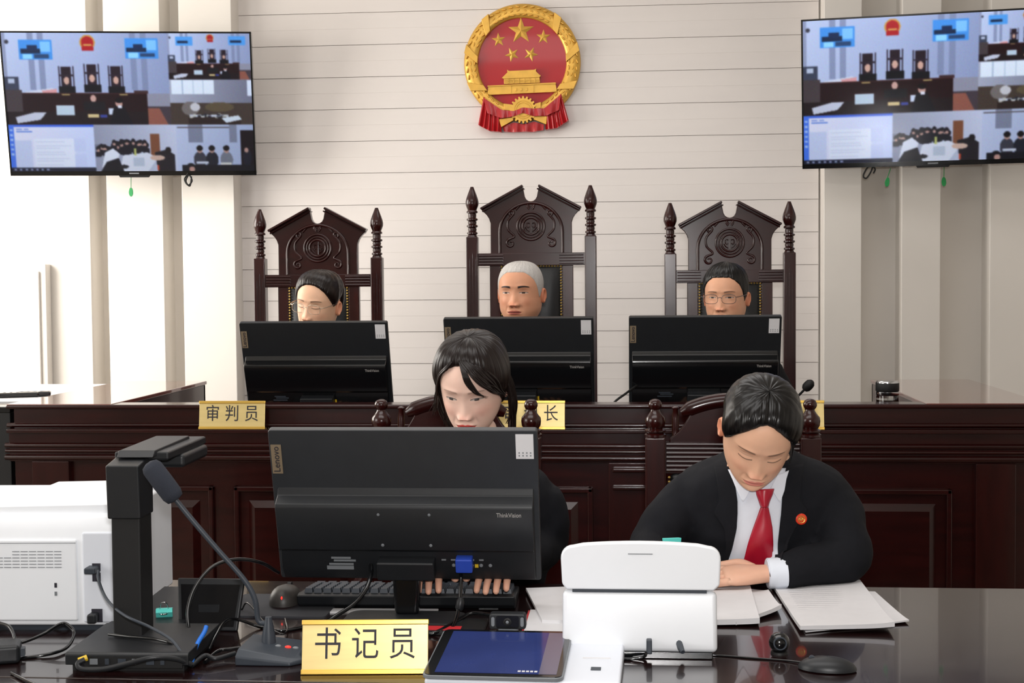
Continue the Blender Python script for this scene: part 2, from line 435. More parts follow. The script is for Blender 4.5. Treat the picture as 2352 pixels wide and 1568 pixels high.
# ================================================================== JUDGES' CHAIRS
def judge_chair(label, loc, lift, gap):
    """gap: distance between the post centres; lift: extra height of the back"""
    t = thing('judge_chair', label, 'chair', loc)
    rail = 1.314 + lift               # top of the cross rail above the chair's foot
    hp = gap / 2
    K = 0.001775
    for s in (-1, 1):
        p = obj('post', MB().box(s * hp - 0.024, s * hp + 0.024, -0.024, 0.024, 0.0, rail + 0.068), M_WOODV, t, bevel=0.004)
        fl_ = MB()
        for dx in (-0.012, 0.0, 0.012):
            fl_.box(s * hp + dx - 0.0022, s * hp + dx + 0.0022, -0.0265, -0.0235, rail - 0.62, rail - 0.02 + (0.022 if dx == 0 else 0))
        obj('flute', fl_, M_WOOD, p)
        z = rail + 0.068
        prof = [(0.021, 0), (0.019, 0.004), (0.017, 0.008), (0.022, 0.012), (0.022, 0.017), (0.016, 0.021), (0.018, 0.030), (0.016, 0.036), (0.023, 0.041), (0.023, 0.046), (0.016, 0.050),
                (0.018, 0.058), (0.016, 0.063), (0.023, 0.068), (0.023, 0.073), (0.016, 0.077), (0.017, 0.088), (0.016, 0.094), (0.023, 0.098), (0.023, 0.103), (0.018, 0.108),
                (0.022, 0.118), (0.0265, 0.130), (0.027, 0.141), (0.0245, 0.154), (0.019, 0.170), (0.0125, 0.187), (0.0075, 0.200), (0.007, 0.203), (0.004, 0.204)]
        obj('finial', MB().lathe(prof, 20, Matrix.Translation((s * hp, 0, z))), M_WOODV, p, smooth=50)
    # crest board
    def q(px, py): return ((px - 1216.5) * K, rail + (581 - py) * K)
    left = [(1123, 583), (1123, 512), (1120, 502), (1115, 494), (1109, 488), (1102, 482)]
    pts = [q(*p) for p in left]
    pts += [q(1198, 429)]
    pts += [q(1201, 444), q(1202.5, 452), q(1206, 458.5), q(1211, 462), q(1216.5, 463)]
    pts = pts + [(-x, z_) for x, z_ in pts[::-1][1:]]
    obj('crest_board', MB().prism(pts, -0.014, 0.018), M_WOOD, t, bevel=0.003)
    for s in (-1, 1):           # gable mouldings along both slopes
        a = Vector((s * (1102 - 1216.5) * K * -1, 0, rail + (481 - 581) * -K)); b = Vector((s * (1199.5 - 1216.5) * K * -1, 0, rail + (429 - 581) * -K))
        d = (b - a).normalized(); nrm = Vector((-d.z, 0, d.x));
        if nrm.z < 0: nrm = -nrm
        for off, wd, dep in ((0.003, 0.010, 0.034), (-0.010, 0.006, 0.026)):
            c0 = a + nrm * off; c1 = b + nrm * off
            poly = [(c0 + nrm * wd / 2), (c1 + nrm * wd / 2), (c1 - nrm * wd / 2), (c0 - nrm * wd / 2)]
            obj('gable_moulding', MB().prism([(p.x, p.z) for p in poly], -dep, 0.016), M_WOOD, t, bevel=0.003)
    # carved arch, medallion and scrolls
    arch = [(-0.128, rail), (-0.128, rail + 0.085)] + [(0.128 * math.cos(a), rail + 0.085 + 0.118 * math.sin(a)) for a in np.linspace(math.pi, 0, 22)] + [(0.128, rail)]
    obj('arch_moulding', MB().tube([(x, -0.014, z_) for x, z_ in arch], 0.0065, 8), M_WOOD, t, smooth=60)
    cz = rail + (581 - 520) * K
    med = MB()
    for R, r in ((0.056, 0.0050), (0.045, 0.0042), (0.034, 0.0050)):
        med.tube([(R * math.cos(a), -0.014, cz + R * math.sin(a)) for a in np.linspace(0, 2 * math.pi, 33)], r, 7, caps=False)
    med.box(-0.0025, 0.0025, -0.021, -0.01, cz - 0.026, cz + 0.026)
    med.box(-0.012, 0.012, -0.019, -0.01, cz + 0.014, cz + 0.018)
    for s in (-1, 1):
        med.tube([(s * (0.012 + 0.006 * math.cos(a)), -0.014, cz + 0.004 + 0.010 * math.sin(a)) for a in np.linspace(-2.6, 2.6, 12)], 0.0025, 6)
        med.tube([(s * 0.006, -0.014, cz - 0.022), (s * 0.016, -0.014, cz - 0.016), (s * 0.024, -0.014, cz - 0.004)], 0.0025, 6)
    obj('medallion', med, M_WOOD, t, smooth=60)
    for s in (-1, 1):
        sc = MB()
        def spiral(cx, cz_, r0, turns, a0, dirn):
            return [(cx + r0 * (1 - 0.75 * u) * math.cos(a0 + dirn * turns * 2 * math.pi * u), -0.014, cz_ + r0 * (1 - 0.75 * u) * math.sin(a0 + dirn * turns * 2 * math.pi * u)) for u in np.linspace(0, 1, 22)]
        low = spiral(s * 0.083, cz - 0.069, 0.019, 1.2, math.pi / 2, -s)
        stem = crv([(s * 0.070, -0.014, cz + 0.050), (s * 0.094, -0.014, cz + 0.020), (s * 0.092, -0.014, cz - 0.014), (s * 0.068, -0.014, cz - 0.040), low[0]], 6)
        sc.tube(stem + low[1:], [0.0048] * len(stem) + list(np.linspace(0.0058, 0.003, len(low) - 1)), 7)
        sc.tube(spiral(s * 0.076, cz + 0.054, 0.014, 1.1, -math.pi / 2, s), 0.0045, 7)
        sc.tube(crv([(s * 0.004, -0.014, cz + 0.074), (s * 0.020, -0.014, cz + 0.092), (s * 0.042, -0.014, cz + 0.086), (s * 0.062, -0.014, cz + 0.066)], 6), 0.0045, 7)
        sc.tube(crv([(s * 0.006, -0.014, cz + 0.068), (s * 0.014, -0.014, cz + 0.082), (s * 0.006, -0.014, cz + 0.094)], 5), 0.0042, 7)
        obj('carved_scroll', sc, M_WOOD, t, smooth=60)
    # cross rail with reeded ends
    obj('cross_rail', MB().box(-hp, hp, -0.020, 0.016, rail - 0.052, rail), M_WOOD, t, bevel=0.003)
    for s in (-1, 1):
        for i in range(4):
            z = rail - 0.009 - i * 0.0115
            obj('reed', MB().tube([(s * (hp - 0.028), -0.0205, z), (s * 0.115, -0.0205, z)], 0.0032, 6), M_WOOD, t)
    # lower back: stiles, leather pad, brass nails
    w = (1315 - 1123) / 2 * K
    for s in (-1, 1):
        obj('stile', MB().box(min(s * w, s * 0.126), max(s * w, s * 0.126), -0.012, 0.016, 0.50, rail - 0.05), M_WOODV, t, bevel=0.003)
    obj('back_panel', MB().box(-0.13, 0.13, 0.0, 0.014, 0.50, rail - 0.05), M_WOODV, t)
    R_, C_ = 16, 12
    zt, zb = rail - 0.056, 0.56
    rows = []
    for i in range(R_ + 1):
        row = []
        for j in range(C_ + 1):
            u = j / C_ * 2 - 1; v = i / R_
            x = 0.118 * u; z = zt + (zb - zt) * v
            pf = 0.026 * (1 - abs(u) ** 4) * (1 - abs(2 * v - 1) ** 8)
            for bx in (-0.045, 0.045):
                for bz in (zt - 0.10, zt - 0.26, zt - 0.42):
                    pf -= 0.016 * math.exp(-((x - bx) / 0.016) ** 2 - ((z - bz) / 0.016) ** 2)
            row.append((x, -0.004 - pf, z))
        rows.append(row)
    pad = obj('back_pad', MB().grid(rows), M_LEATHER, t, smooth=180)
    for bx in (-0.045, 0.045):
        for bz in (zt - 0.10, zt - 0.26, zt - 0.42):
            obj('button', MB().ell((bx, -0.018, bz), (0.008, 0.004, 0.008), 10, 6), M_LEATHER, pad)
    nail = None
    spots = [(s * 0.121, zt - 0.0115 * i) for s in (-1, 1) for i in range(24)] + [(-0.121 + 0.0115 * i, zt + 0.002) for i in range(1, 21)]
    for x, z in spots:
        if nail is None:
            nail = obj('nail', MB().ell((0, 0, 0), (0.0048, 0.004, 0.0048), 8, 4), M_BRASSNAIL, t); nn = nail
        else:
            nn = bpy.data.objects.new('nail', nail.data); COL.objects.link(nn); nn.parent = t
        nn.location = (x, -0.013, z)
    # seat, arms, front legs
    sz = 0.47
    obj('seat_frame', MB().box(-hp, hp, -0.50, 0.02, sz - 0.09, sz - 0.02), M_WOOD, t, bevel=0.006)
    obj('seat', MB().box(-hp + 0.03, hp - 0.03, -0.48, 0.0, sz - 0.03, sz + 0.05), M_LEATHER, t, bevel=0.025, seg=4)
    for s in (-1, 1):
        obj('leg', MB().box(s * hp - 0.028, s * hp + 0.028, -0.50, -0.445, 0, sz + 0.16), M_WOODV, t, bevel=0.006)
        obj('arm_rest', MB().tube(crv([(s * hp, 0.0, sz + 0.20), (s * hp, -0.25, sz + 0.19), (s * hp, -0.47, sz + 0.175), (s * hp, -0.53, sz + 0.15)], 5), [0.028] * 15 + [0.020], 10, flat=0.8), M_WOOD, t)
    return t
judge_chair('tall carved mahogany chair with gabled crest, nearest the white cabinet', (-1.303, 5.75, 0.15), 0.0, 0.490)
judge_chair('tallest carved mahogany chair with gabled crest between the two lower ones', (-0.4205, 5.75, 0.15), 0.080, 0.483)
judge_chair('tall carved mahogany chair with gabled crest, nearest the tea cup', (0.380, 5.75, 0.15), 0.004, 0.475)

# ================================================================== CLERKS' CHAIRS
def clerk_chair(label, x):
    t = thing('clerk_chair', label, 'chair', (x, 3.87, 0), 0, 'wooden chairs at the clerks desk')
    hp = 0.209; top = 1.017
    for s in (-1, 1):
        p = obj('post', MB().box(s * hp - 0.028, s * hp + 0.028, -0.028, 0.028, 0, top - 0.012), M_WOODV, t, bevel=0.005)
        prof = [(0.030, -0.012), (0.030, -0.006), (0.024, -0.002), (0.029, 0.002), (0.029, 0.006), (0.021, 0.010), (0.026, 0.018), (0.0275, 0.030), (0.0265, 0.040), (0.019, 0.049), (0.013, 0.058), (0.012, 0.062), (0.016, 0.066), (0.0185, 0.072), (0.0185, 0.079), (0.015, 0.086), (0.008, 0.090), (0.002, 0.091)]
        obj('finial', MB().lathe(prof, 20, Matrix.Translation((s * hp, 0, top))), M_WOODV, p, smooth=50)
        sp = [(0.013, 0), (0.008, 0.004), (0.011, 0.010), (0.008, 0.016), (0.010, 0.04), (0.009, 0.07), (0.007, 0.092), (0.010, 0.098), (0.006, 0.102)]
        obj('spindle', MB().lathe(sp, 14, Matrix.Translation((s * (hp - 0.055), 0.004, 0.985))), M_WOODV, t, smooth=50)
    # arched crest: thick scroll-ended roll above a shaped splat
    arc = [(x_, 0.0, 1.103 - 1.8 * x_ * x_) for x_ in np.linspace(-0.138, 0.138, 25)]
    rad = [0.010 + 0.008 * min(1, 6 * (1 - abs(2 * i / 24 - 1))) for i in range(25)]
    obj('crest_rail', MB().tube(arc, rad, 12, flat=1.2), M_WOOD, t, smooth=60)
    top_ = [(x_, 1.097 - 1.8 * x_ * x_) for x_ in np.linspace(-0.112, 0.112, 17)]
    body = [(-0.172, 0.975), (-0.170, 0.998), (-0.160, 1.008), (-0.145, 1.020), (-0.130, 1.038), (-0.119, 1.056)] + top_
    body = body + [(-x_, z_) for x_, z_ in body[:6][::-1]]
    obj('splat', MB().prism(body, -0.010, 0.010), M_WOOD, t, bevel=0.003)
    obj('back_rail', MB().box(-hp, hp, -0.012, 0.012, 0.905, 0.99), M_WOOD, t)
    for i in range(7):
        obj('reed', MB().tube([(-hp + 0.03, -0.013, 0.984 - i * 0.0118), (hp - 0.03, -0.013, 0.984 - i * 0.0118)], 0.0042, 6), M_WOOD, t)
    obj('back_pad', MB().box(-hp + 0.04, hp - 0.04, -0.02, 0.02, 0.52, 0.905), M_LEATHER, t, bevel=0.015, seg=3)
    for s in (-1, 1):
        for i in range(10):
            obj('nail', MB().ell((s * (hp - 0.037), -0.021, 0.895 - i * 0.012), (0.0045, 0.004, 0.0045), 8, 4), M_BRASSNAIL, t)
    obj('seat_frame', MB().box(-hp, hp, -0.52, 0.02, 0.37, 0.43), M_WOOD, t, bevel=0.006)
    obj('seat', MB().box(-hp + 0.02, hp - 0.02, -0.51, 0.0, 0.42, 0.48), M_LEATHER, t, bevel=0.022, seg=3)
    for s in (-1, 1):
        obj('leg', MB().box(s * hp - 0.025, s * hp + 0.025, -0.52, -0.47, 0, 0.64), M_WOODV, t, bevel=0.005)
        obj('arm_rest', MB().tube(crv([(s * hp, -0.02, 0.67), (s * hp, -0.22, 0.665), (s * hp, -0.48, 0.65), (s * hp, -0.53, 0.63)], 5), 0.022, 10, flat=0.8), M_WOOD, t)
    return t
clerk_chair('dark wooden chair with knob finials and arched crest behind the typing clerk', -0.4965)
clerk_chair('dark wooden chair with knob finials and arched crest behind the clerk in red tie', 0.2625)

# ================================================================== WALL SCREENS
def draw_screen(W=420, H=236):
    A = np.zeros((H, W, 3)); yy, xx = np.mgrid[0:H, 0:W]; X = (xx + .5) / W; Y = (yy + .5) / H
    rs = np.random.default_rng(3)
    def rect(x0, y0, x1, y1, c, a=1.0):
        m = (X >= x0) & (X < x1) & (Y >= y0) & (Y < y1); A[m] = A[m] * (1 - a) + np.array(c) / 255. * a
    def elli(cx, cy, rx, ry, c, a=1.0):
        m = ((X - cx) / rx) ** 2 + ((Y - cy) / ry) ** 2 < 1; A[m] = A[m] * (1 - a) + np.array(c) / 255. * a
    def poly(pts, c):
        m = np.zeros((H, W), bool); n = len(pts); j = n - 1
        for i in range(n):
            xi, yi = pts[i]; xj, yj = pts[j]
            cond = ((yi > Y) != (yj > Y)) & (X < (xj - xi) * (Y - yi) / (yj - yi + 1e-12) + xi); m ^= cond; j = i
        A[m] = np.array(c) / 255.
    def grad(x0, y0, x1, y1, c0, c1):
        m = (X >= x0) & (X < x1) & (Y >= y0) & (Y < y1); t = ((X - x0) / (x1 - x0))[..., None]
        g = (np.array(c0) * (1 - t) + np.array(c1) * t) / 255.; A[m] = g[m]
    def court(x0, y0, x1, y1, deep=0):
        def p(u, v): return x0 + (x1 - x0) * u, y0 + (y1 - y0) * v
        def R(u0, v0, u1, v1, c, a=1.0): rect(*p(u0, v0), *p(u1, v1), c, a)
        def E_(u, v, ru, rv, c): elli(*p(u, v), (x1 - x0) * ru, (y1 - y0) * rv, c)
        grad(x0, y0, x1, y1, (196, 208, 236), (150, 162, 196))
        for u in (0.155, 0.215, 0.77, 0.835): R(u, 0, u + 0.035, 0.62, (126, 136, 166), 0.75)
        R(0, 0, 0.02, .62, (120, 125, 150), .6)
        E_(0.03, 0.10, 0.013, 0.022, (60, 60, 70))
        R(0.0, 0.48, 0.085, 0.62, (60, 66, 84)); R(0.02, .5, .06, .55, (190, 200, 220))
        for u0, u1, t in ((0.10, 0.30, .075), (0.74, 0.94, .06)):
            if deep == 0:
                R(u0, t, u1, t + 0.215, (70, 150, 230)); R(u0 + .01, t + .1, u1 - .07, t + .15, (20, 40, 70)); R(u0 + .05, t + .06, u0 + .11, t + .12, (22, 44, 80))
                R(u1 - .07, t + .02, u1 - .01, t + .13, (130, 200, 250)); R(u0 + .02, t + .155, u0 + .08, t + .21, (150, 220, 255)); R(u0 + .09, t + .16, u1 - .02, t + .2, (40, 70, 110))
            else: R(u0, t, u1, t + 0.2, (80, 160, 235)); R(u0 + .02, t + .09, u1 - .05, t + .14, (20, 40, 70))
        E_(0.515, 0.105, 0.046, 0.082, (206, 150, 66)); E_(0.515, 0.105, 0.037, 0.065, (176, 28, 34)); R(0.478, 0.15, 0.552, 0.195, (176, 28, 34)); R(.49, .125, .54, .145, (215, 160, 80))
        for c, t in ((0.375, .37), (0.53, .345), (0.675, .365)):
            R(c - .030, t, c + .030, t + .26, (38, 26, 34)); R(c - .046, t - .01, c - .039, t + .28, (44, 34, 44)); R(c + .039, t - .01, c + .046, t + .28, (44, 34, 44)); R(c - .046, t + .085, c + .046, t + .10, (44, 34, 44))
            E_(c, t + .15, .017, .042, (214, 170, 150)); R(c - .05, t + .215, c + .052, t + .30, (14, 15, 20))
        poly([p(.12, .645), p(.29, .60), p(.31, .66), p(.12, .68)], (220, 224, 236)); poly([p(.22, .63), p(.31, .61), p(.31, .655), p(.23, .66)], (226, 160, 160))
        R(0.10, 0.655, 0.865, 0.86, (34, 14, 16)); R(.78, .63, .865, .66, (66, 44, 46)); R(.10, .655, .865, .668, (60, 30, 30))
        R(.34, .665, .39, .68, (196, 176, 110)); R(.69, .665, .74, .68, (196, 176, 110))
        R(.86, .66, 1, .80, (150, 150, 165)); R(.86, .80, 1, 1, (70, 60, 66)); poly([p(.86, .82), p(.93, .82), p(.98, 1), p(.86, 1)], (150, 90, 74))
        R(0, .62, .10, 1, (70, 60, 62)); R(0.0, .86, .86, 1, (30, 20, 22))
        R(.30, .79, .41, .90, (196, 214, 226)); R(.62, .82, .68, .89, (210, 220, 236)); R(.49, .885, .56, .925, (220, 196, 140)); R(.565, .89, .61, .925, (60, 70, 150))
        E_(.53, .715, .018, .04, (206, 164, 150)); R(.47, .75, .60, .85, (22, 22, 26)); E_(.685, .765, .022, .05, (200, 156, 140)); poly([p(.62, 1), p(.655, .80), p(.715, .80), p(.765, 1)], (16, 16, 22)); E_(.685, .735, .024, .03, (14, 12, 14)); R(.675, .79, .70, .82, (232, 232, 240))
        poly([p(.05, .92), p(.16, .87), p(.24, .87), p(.2, .95), p(.06, .99)], (206, 210, 224))
    court(0, 0, .665, .655); court(.665, 0, 1, .33, 1)
    # witness-side view
    grad(.665, .33, 1, .655, (176, 180, 196), (120, 122, 140)); rect(.672, .335, .845, .435, (236, 246, 255)); rect(.98, .335, 1, .45, (230, 240, 255))
    for u in (.715, .76, .80): rect(u, .335, u + .003, .435, (170, 190, 210))
    rect(.665, .50, 1, .655, (70, 58, 50)); elli(.745, .54, .035, .05, (120, 112, 108)); elli(.765, .53, .02, .03, (210, 208, 210)); elli(.865, .53, .06, .035, (96, 82, 60)); rect(.74, .585, .90, .60, (204, 210, 222)); rect(.735, .60, .95, .655, (46, 34, 30))
    poly([(.87, .61), (.94, .59), (.955, .62), (.89, .645)], (220, 232, 240))
    for i in range(22): rect(*(lambda a, b: (a, b, a + .012, b + .012))(rs.uniform(.74, .9), rs.uniform(.575, .60)), (40, 40, 48) if i % 2 else (200, 200, 190))
    # document window
    grad(0, .655, .345, 1, (238, 236, 250), (208, 220, 252)); rect(0, .655, .345, .672, (70, 110, 226)); rect(0, .655, .022, 1, (70, 120, 236)); rect(.10, .76, .265, .965, (236, 242, 255)); rect(.025, .77, .09, .97, (206, 216, 244)); rect(.262, .76, .31, .85, (206, 216, 248)); rect(.262, .875, .31, .97, (206, 216, 248))
    rect(.03, .685, .055, .693, (120, 150, 220)); rect(.062, .685, .082, .693, (120, 150, 220)); rect(.03, .702, .095, .712, (90, 130, 220))
    for i in range(12): rect(.108, .78 + i * .0155, .108 + .15 * rs.uniform(.6, 1), .7825 + i * .0155, (200, 208, 232))
    for i in range(6): rect(.005, .69 + i * .035, .016, .705 + i * .035, (170, 200, 250))
    rect(0, .972, .345, 1, (24, 28, 46))
    for i in range(7): rect(.012 + i * .022, .98, .022 + i * .022, .99, (150, 160, 190))
    # gallery
    grad(.345, .655, .68, 1, (150, 154, 172), (206, 212, 232)); rect(.575, .725, .612, .90, (128, 78, 52)); rect(.345, .80, .37, .90, (120, 124, 142))
    for i in range(46):
        cx = rs.uniform(.355, .565); cy = .775 + rs.uniform(0, .05) + .03 * (cx < .42); elli(cx, cy, .009, .018, (26, 24, 30)); elli(cx, cy + .016, .006, .011, (190, 150, 136)); rect(cx - .012, cy + .025, cx + .012, cy + .06, (24, 24, 32))
    poly([(.46, .88), (.56, .86), (.60, .90), (.56, 1), (.44, 1)], (224, 228, 238)); poly([(.37, .98), (.385, .86), (.42, .83), (.445, .87), (.43, .95)], (230, 234, 244)); poly([(.365, 1), (.39, .93), (.44, .90), (.46, 1)], (20, 20, 26)); rect(.50, .90, .545, .96, (190, 200, 214)); poly([(.59, .86), (.64, .84), (.672, .88), (.672, 1), (.60, 1)], (34, 30, 34)); elli(.645, .845, .012, .025, (30, 26, 28)); elli(.60, .90, .03, .02, (214, 180, 160)); rect(.598, .955, .604, .99, (200, 70, 40)); elli(.46, .965, .02, .014, (30, 30, 34)); rect(.505, .83, .515, .88, (190, 196, 110))
    # defence side
    grad(.68, .655, 1, 1, (196, 206, 232), (170, 184, 214)); rect(.73, .655, .79, .79, (130, 136, 156)); rect(.90, .655, .93, .79, (130, 136, 156)); rect(.685, .672, .90, .682, (96, 88, 90)); rect(.945, .70, 1, .98, (22, 14, 18))
    for cx, c in ((.775, (60, 60, 70)), (.825, (30, 32, 42)), (.885, (120, 124, 136))):
        elli(cx, .915, .026, .06, c); elli(cx, .845, .011, .022, (190, 150, 136)); elli(cx, .83, .013, .020, (18, 16, 18))
    elli(.97, .90, .018, .07, (26, 28, 40)); elli(.968, .845, .009, .018, (190, 150, 136)); rect(.76, .93, .81, .945, (214, 220, 232)); rect(.86, .935, .905, .952, (224, 222, 214)); rect(.70, .955, 1, 1, (20, 20, 26)); elli(.735, .97, .018, .03, (22, 20, 24)); elli(.74, .985, .012, .02, (196, 150, 136))
    A *= (1.04 - 0.16 * Y - 0.10 * np.abs(X - 0.35))[..., None]
    for _ in range(1):
        B = A.copy(); B[1:-1] = (A[:-2] + 2 * A[1:-1] + A[2:]) / 4; A = B.copy(); A[:, 1:-1] = (B[:, :-2] + 2 * B[:, 1:-1] + B[:, 2:]) / 4
    B = A.copy(); B[1:-1] = (A[:-2] + 2 * A[1:-1] + A[2:]) / 4; C_ = B.copy(); C_[:, 1:-1] = (B[:, :-2] + 2 * B[:, 1:-1] + B[:, 2:]) / 4
    C_ = np.clip(C_ + np.random.default_rng(5).normal(0, 0.012, C_.shape), 0, 1)
    return C_ * np.array((0.96, 0.98, 1.03))
SCR = draw_screen()
def colour_grid(name, img, w, h, m, parent, y):
    H, W, _ = img.shape
    xs = np.linspace(-w / 2, w / 2, W); zs = np.linspace(h / 2, -h / 2, H)
    gx, gz = np.meshgrid(xs, zs)
    co = np.stack([gx, np.full_like(gx, y), gz], -1).reshape(-1, 3)
    idx = np.arange(H * W).reshape(H, W)
    q = np.stack([idx[:-1, :-1], idx[1:, :-1], idx[1:, 1:], idx[:-1, 1:]], -1).reshape(-1, 4)
    me = bpy.data.meshes.new(name); me.from_pydata(co.tolist(), [], q.tolist()); me.materials.append(m)
    a = me.color_attributes.new('picture', 'FLOAT_COLOR', 'POINT')
    l = np.where(img <= 0.04045, img / 12.92, ((img + 0.055) / 1.055) ** 2.4)
    a.data.foreach_set('color', np.concatenate([l, np.ones((H, W, 1))], -1).astype(np.float32).ravel())
    o = bpy.data.objects.new(name, me); COL.objects.link(o); o.parent = parent
    return o
def tv(label, loc, rz, tilt, screen_me=None, w=1.2):
    t = thing('wall_television', label, 'television', loc, rz, 'televisions on the back wall')
    t.rotation_euler = (tilt, 0, rz)
    h = w * 0.582
    obj('housing', MB().box(-w / 2, w / 2, 0.0, 0.045, -h / 2, h / 2), M_GLOSSBLACK, t, bevel=0.006)
    fr = MB(); b = 0.0075
    for x0, x1, z0, z1 in ((-w/2, w/2, h/2 - b, h/2), (-w/2, w/2, -h/2, -h/2 + 0.020), (-w/2, -w/2 + b, -h/2, h/2), (w/2 - b, w/2, -h/2, h/2)):
        fr.box(x0, x1, -0.004, 0.004, z0, z1)
    bz = obj('bezel', fr, M_GLOSSBLACK, t)
    obj('maker_badge', MB().box(-0.022, 0.022, -0.0050, -0.0035, -h/2 + 0.007, -h/2 + 0.013), M_GREY, bz)
    obj('sensor_bar', MB().prism([(-0.072, -h/2 + 0.002), (-0.066, -h/2 - 0.009), (0.066, -h/2 - 0.009), (0.072, -h/2 + 0.002)], -0.003, 0.02), M_MATTEBLACK, t, bevel=0.002)
    if screen_me is None:
        s = colour_grid('screen', SCR, w - 2 * b, h - b - 0.020, M_SCREEN, t, -0.0015); s.location = (0, 0, 0.00625)
    else:
        s = bpy.data.objects.new('screen', screen_me); COL.objects.link(s); s.parent = t; s.location = (0, 0, 0.00625)
    obj('rear_box', MB().box(-0.35, 0.35, 0.04, 0.085, -0.28, 0.12), M_MATTEBLACK, t, bevel=0.01)
    return t, s.data
TVW = (aY(574, 73, 6.30) - aY(0, 70, 6.17)).length
TVL = (aY(0, 70, 6.17) + aY(574, 73, 6.30) + aY(30, 403, 6.31) + aY(588, 403, 6.44)) / 4
t1, sm_ = tv('wall television with lit split picture nearest the white cabinet', TVL, math.radians(9.0), math.radians(12), None, TVW)
TVR = (aY(1842, 45, 6.28) + aY(1841, 388, 6.42)) / 2
tr = math.radians(-9.5)
TVR = TVR + Vector((TVW / 2 * math.cos(tr), TVW / 2 * math.sin(tr), 0))
t2, _ = tv('wall television with lit split picture above the glass tea cup', TVR, tr, math.radians(12), sm_, TVW)
for tt in (t1, t2):
    loc = tt.location
    o = MB().box(-0.05, 0.05, 0.06, WALL_Y + 0.01 - loc.y, -0.05, 0.05)
    ob = obj('wall_bracket', o, M_MATTEBLACK, tt); 
# hanging cables and green tags under the televisions
def hang(name, label, cat, pts, r, m, group=None):
    root = obj(name, MB().tube(crv(pts, 8), r, 6), m, smooth=60); return tag(root, label, cat, group)
YT = 6.40
hang('power_cable', 'black cable bundle dangling below the television nearest the white cabinet', 'cable', [aY(432, 398, YT), aY(424, 412, YT), aY(432, 425, YT), aY(441, 415, YT), aY(434, 402, YT), aY(427, 416, YT), aY(436, 427, YT), aY(440, 405, YT)], 0.0035, M_MATTEBLACK)
hang('power_cable', 'black cable loop dangling below the television above the tea cup', 'cable', [aY(2006, 378, YT), aY(2000, 395, YT), aY(1990, 409, YT), aY(1983, 404, YT), aY(1990, 388, YT), aY(2000, 380, YT), aY(2010, 388, YT), aY(2006, 398, YT)], 0.0035, M_MATTEBLACK)
for px0, py0, px1, py1, tilt, lab in ((301, 405, 301, 441, 0, 'green oval tag hanging below the television nearest the white cabinet'),
                                (2046, 386, 2038, 418, -8, 'green oval tag on slanted cord below the television, nearer the cable loop'),
                                (2169, 380, 2168, 417, 2, 'green oval tag on straight cord below the television, farther from the cable loop')):
    c = aY(px1, py1, YT)
    t = thing('pull_tag', lab, 'tag', c)
    obj('cord', MB().tube([aY(px0, py0, YT) - c, Vector((0, 0, 0.018))], 0.0016, 6), M_GREEN, t)
    poly = [(0.0105 * math.sin(a) * (1 if math.cos(a) < 0 else 0.92), 0.021 * math.cos(a)) for a in np.linspace(0, 2 * math.pi, 20, endpoint=False)]
    obj('tag_plate', MB().prism(poly, -0.002, 0.002, M=Matrix.Rotation(math.radians(tilt * -1), 4, 'Y')), M_GREEN, t, bevel=0.001)

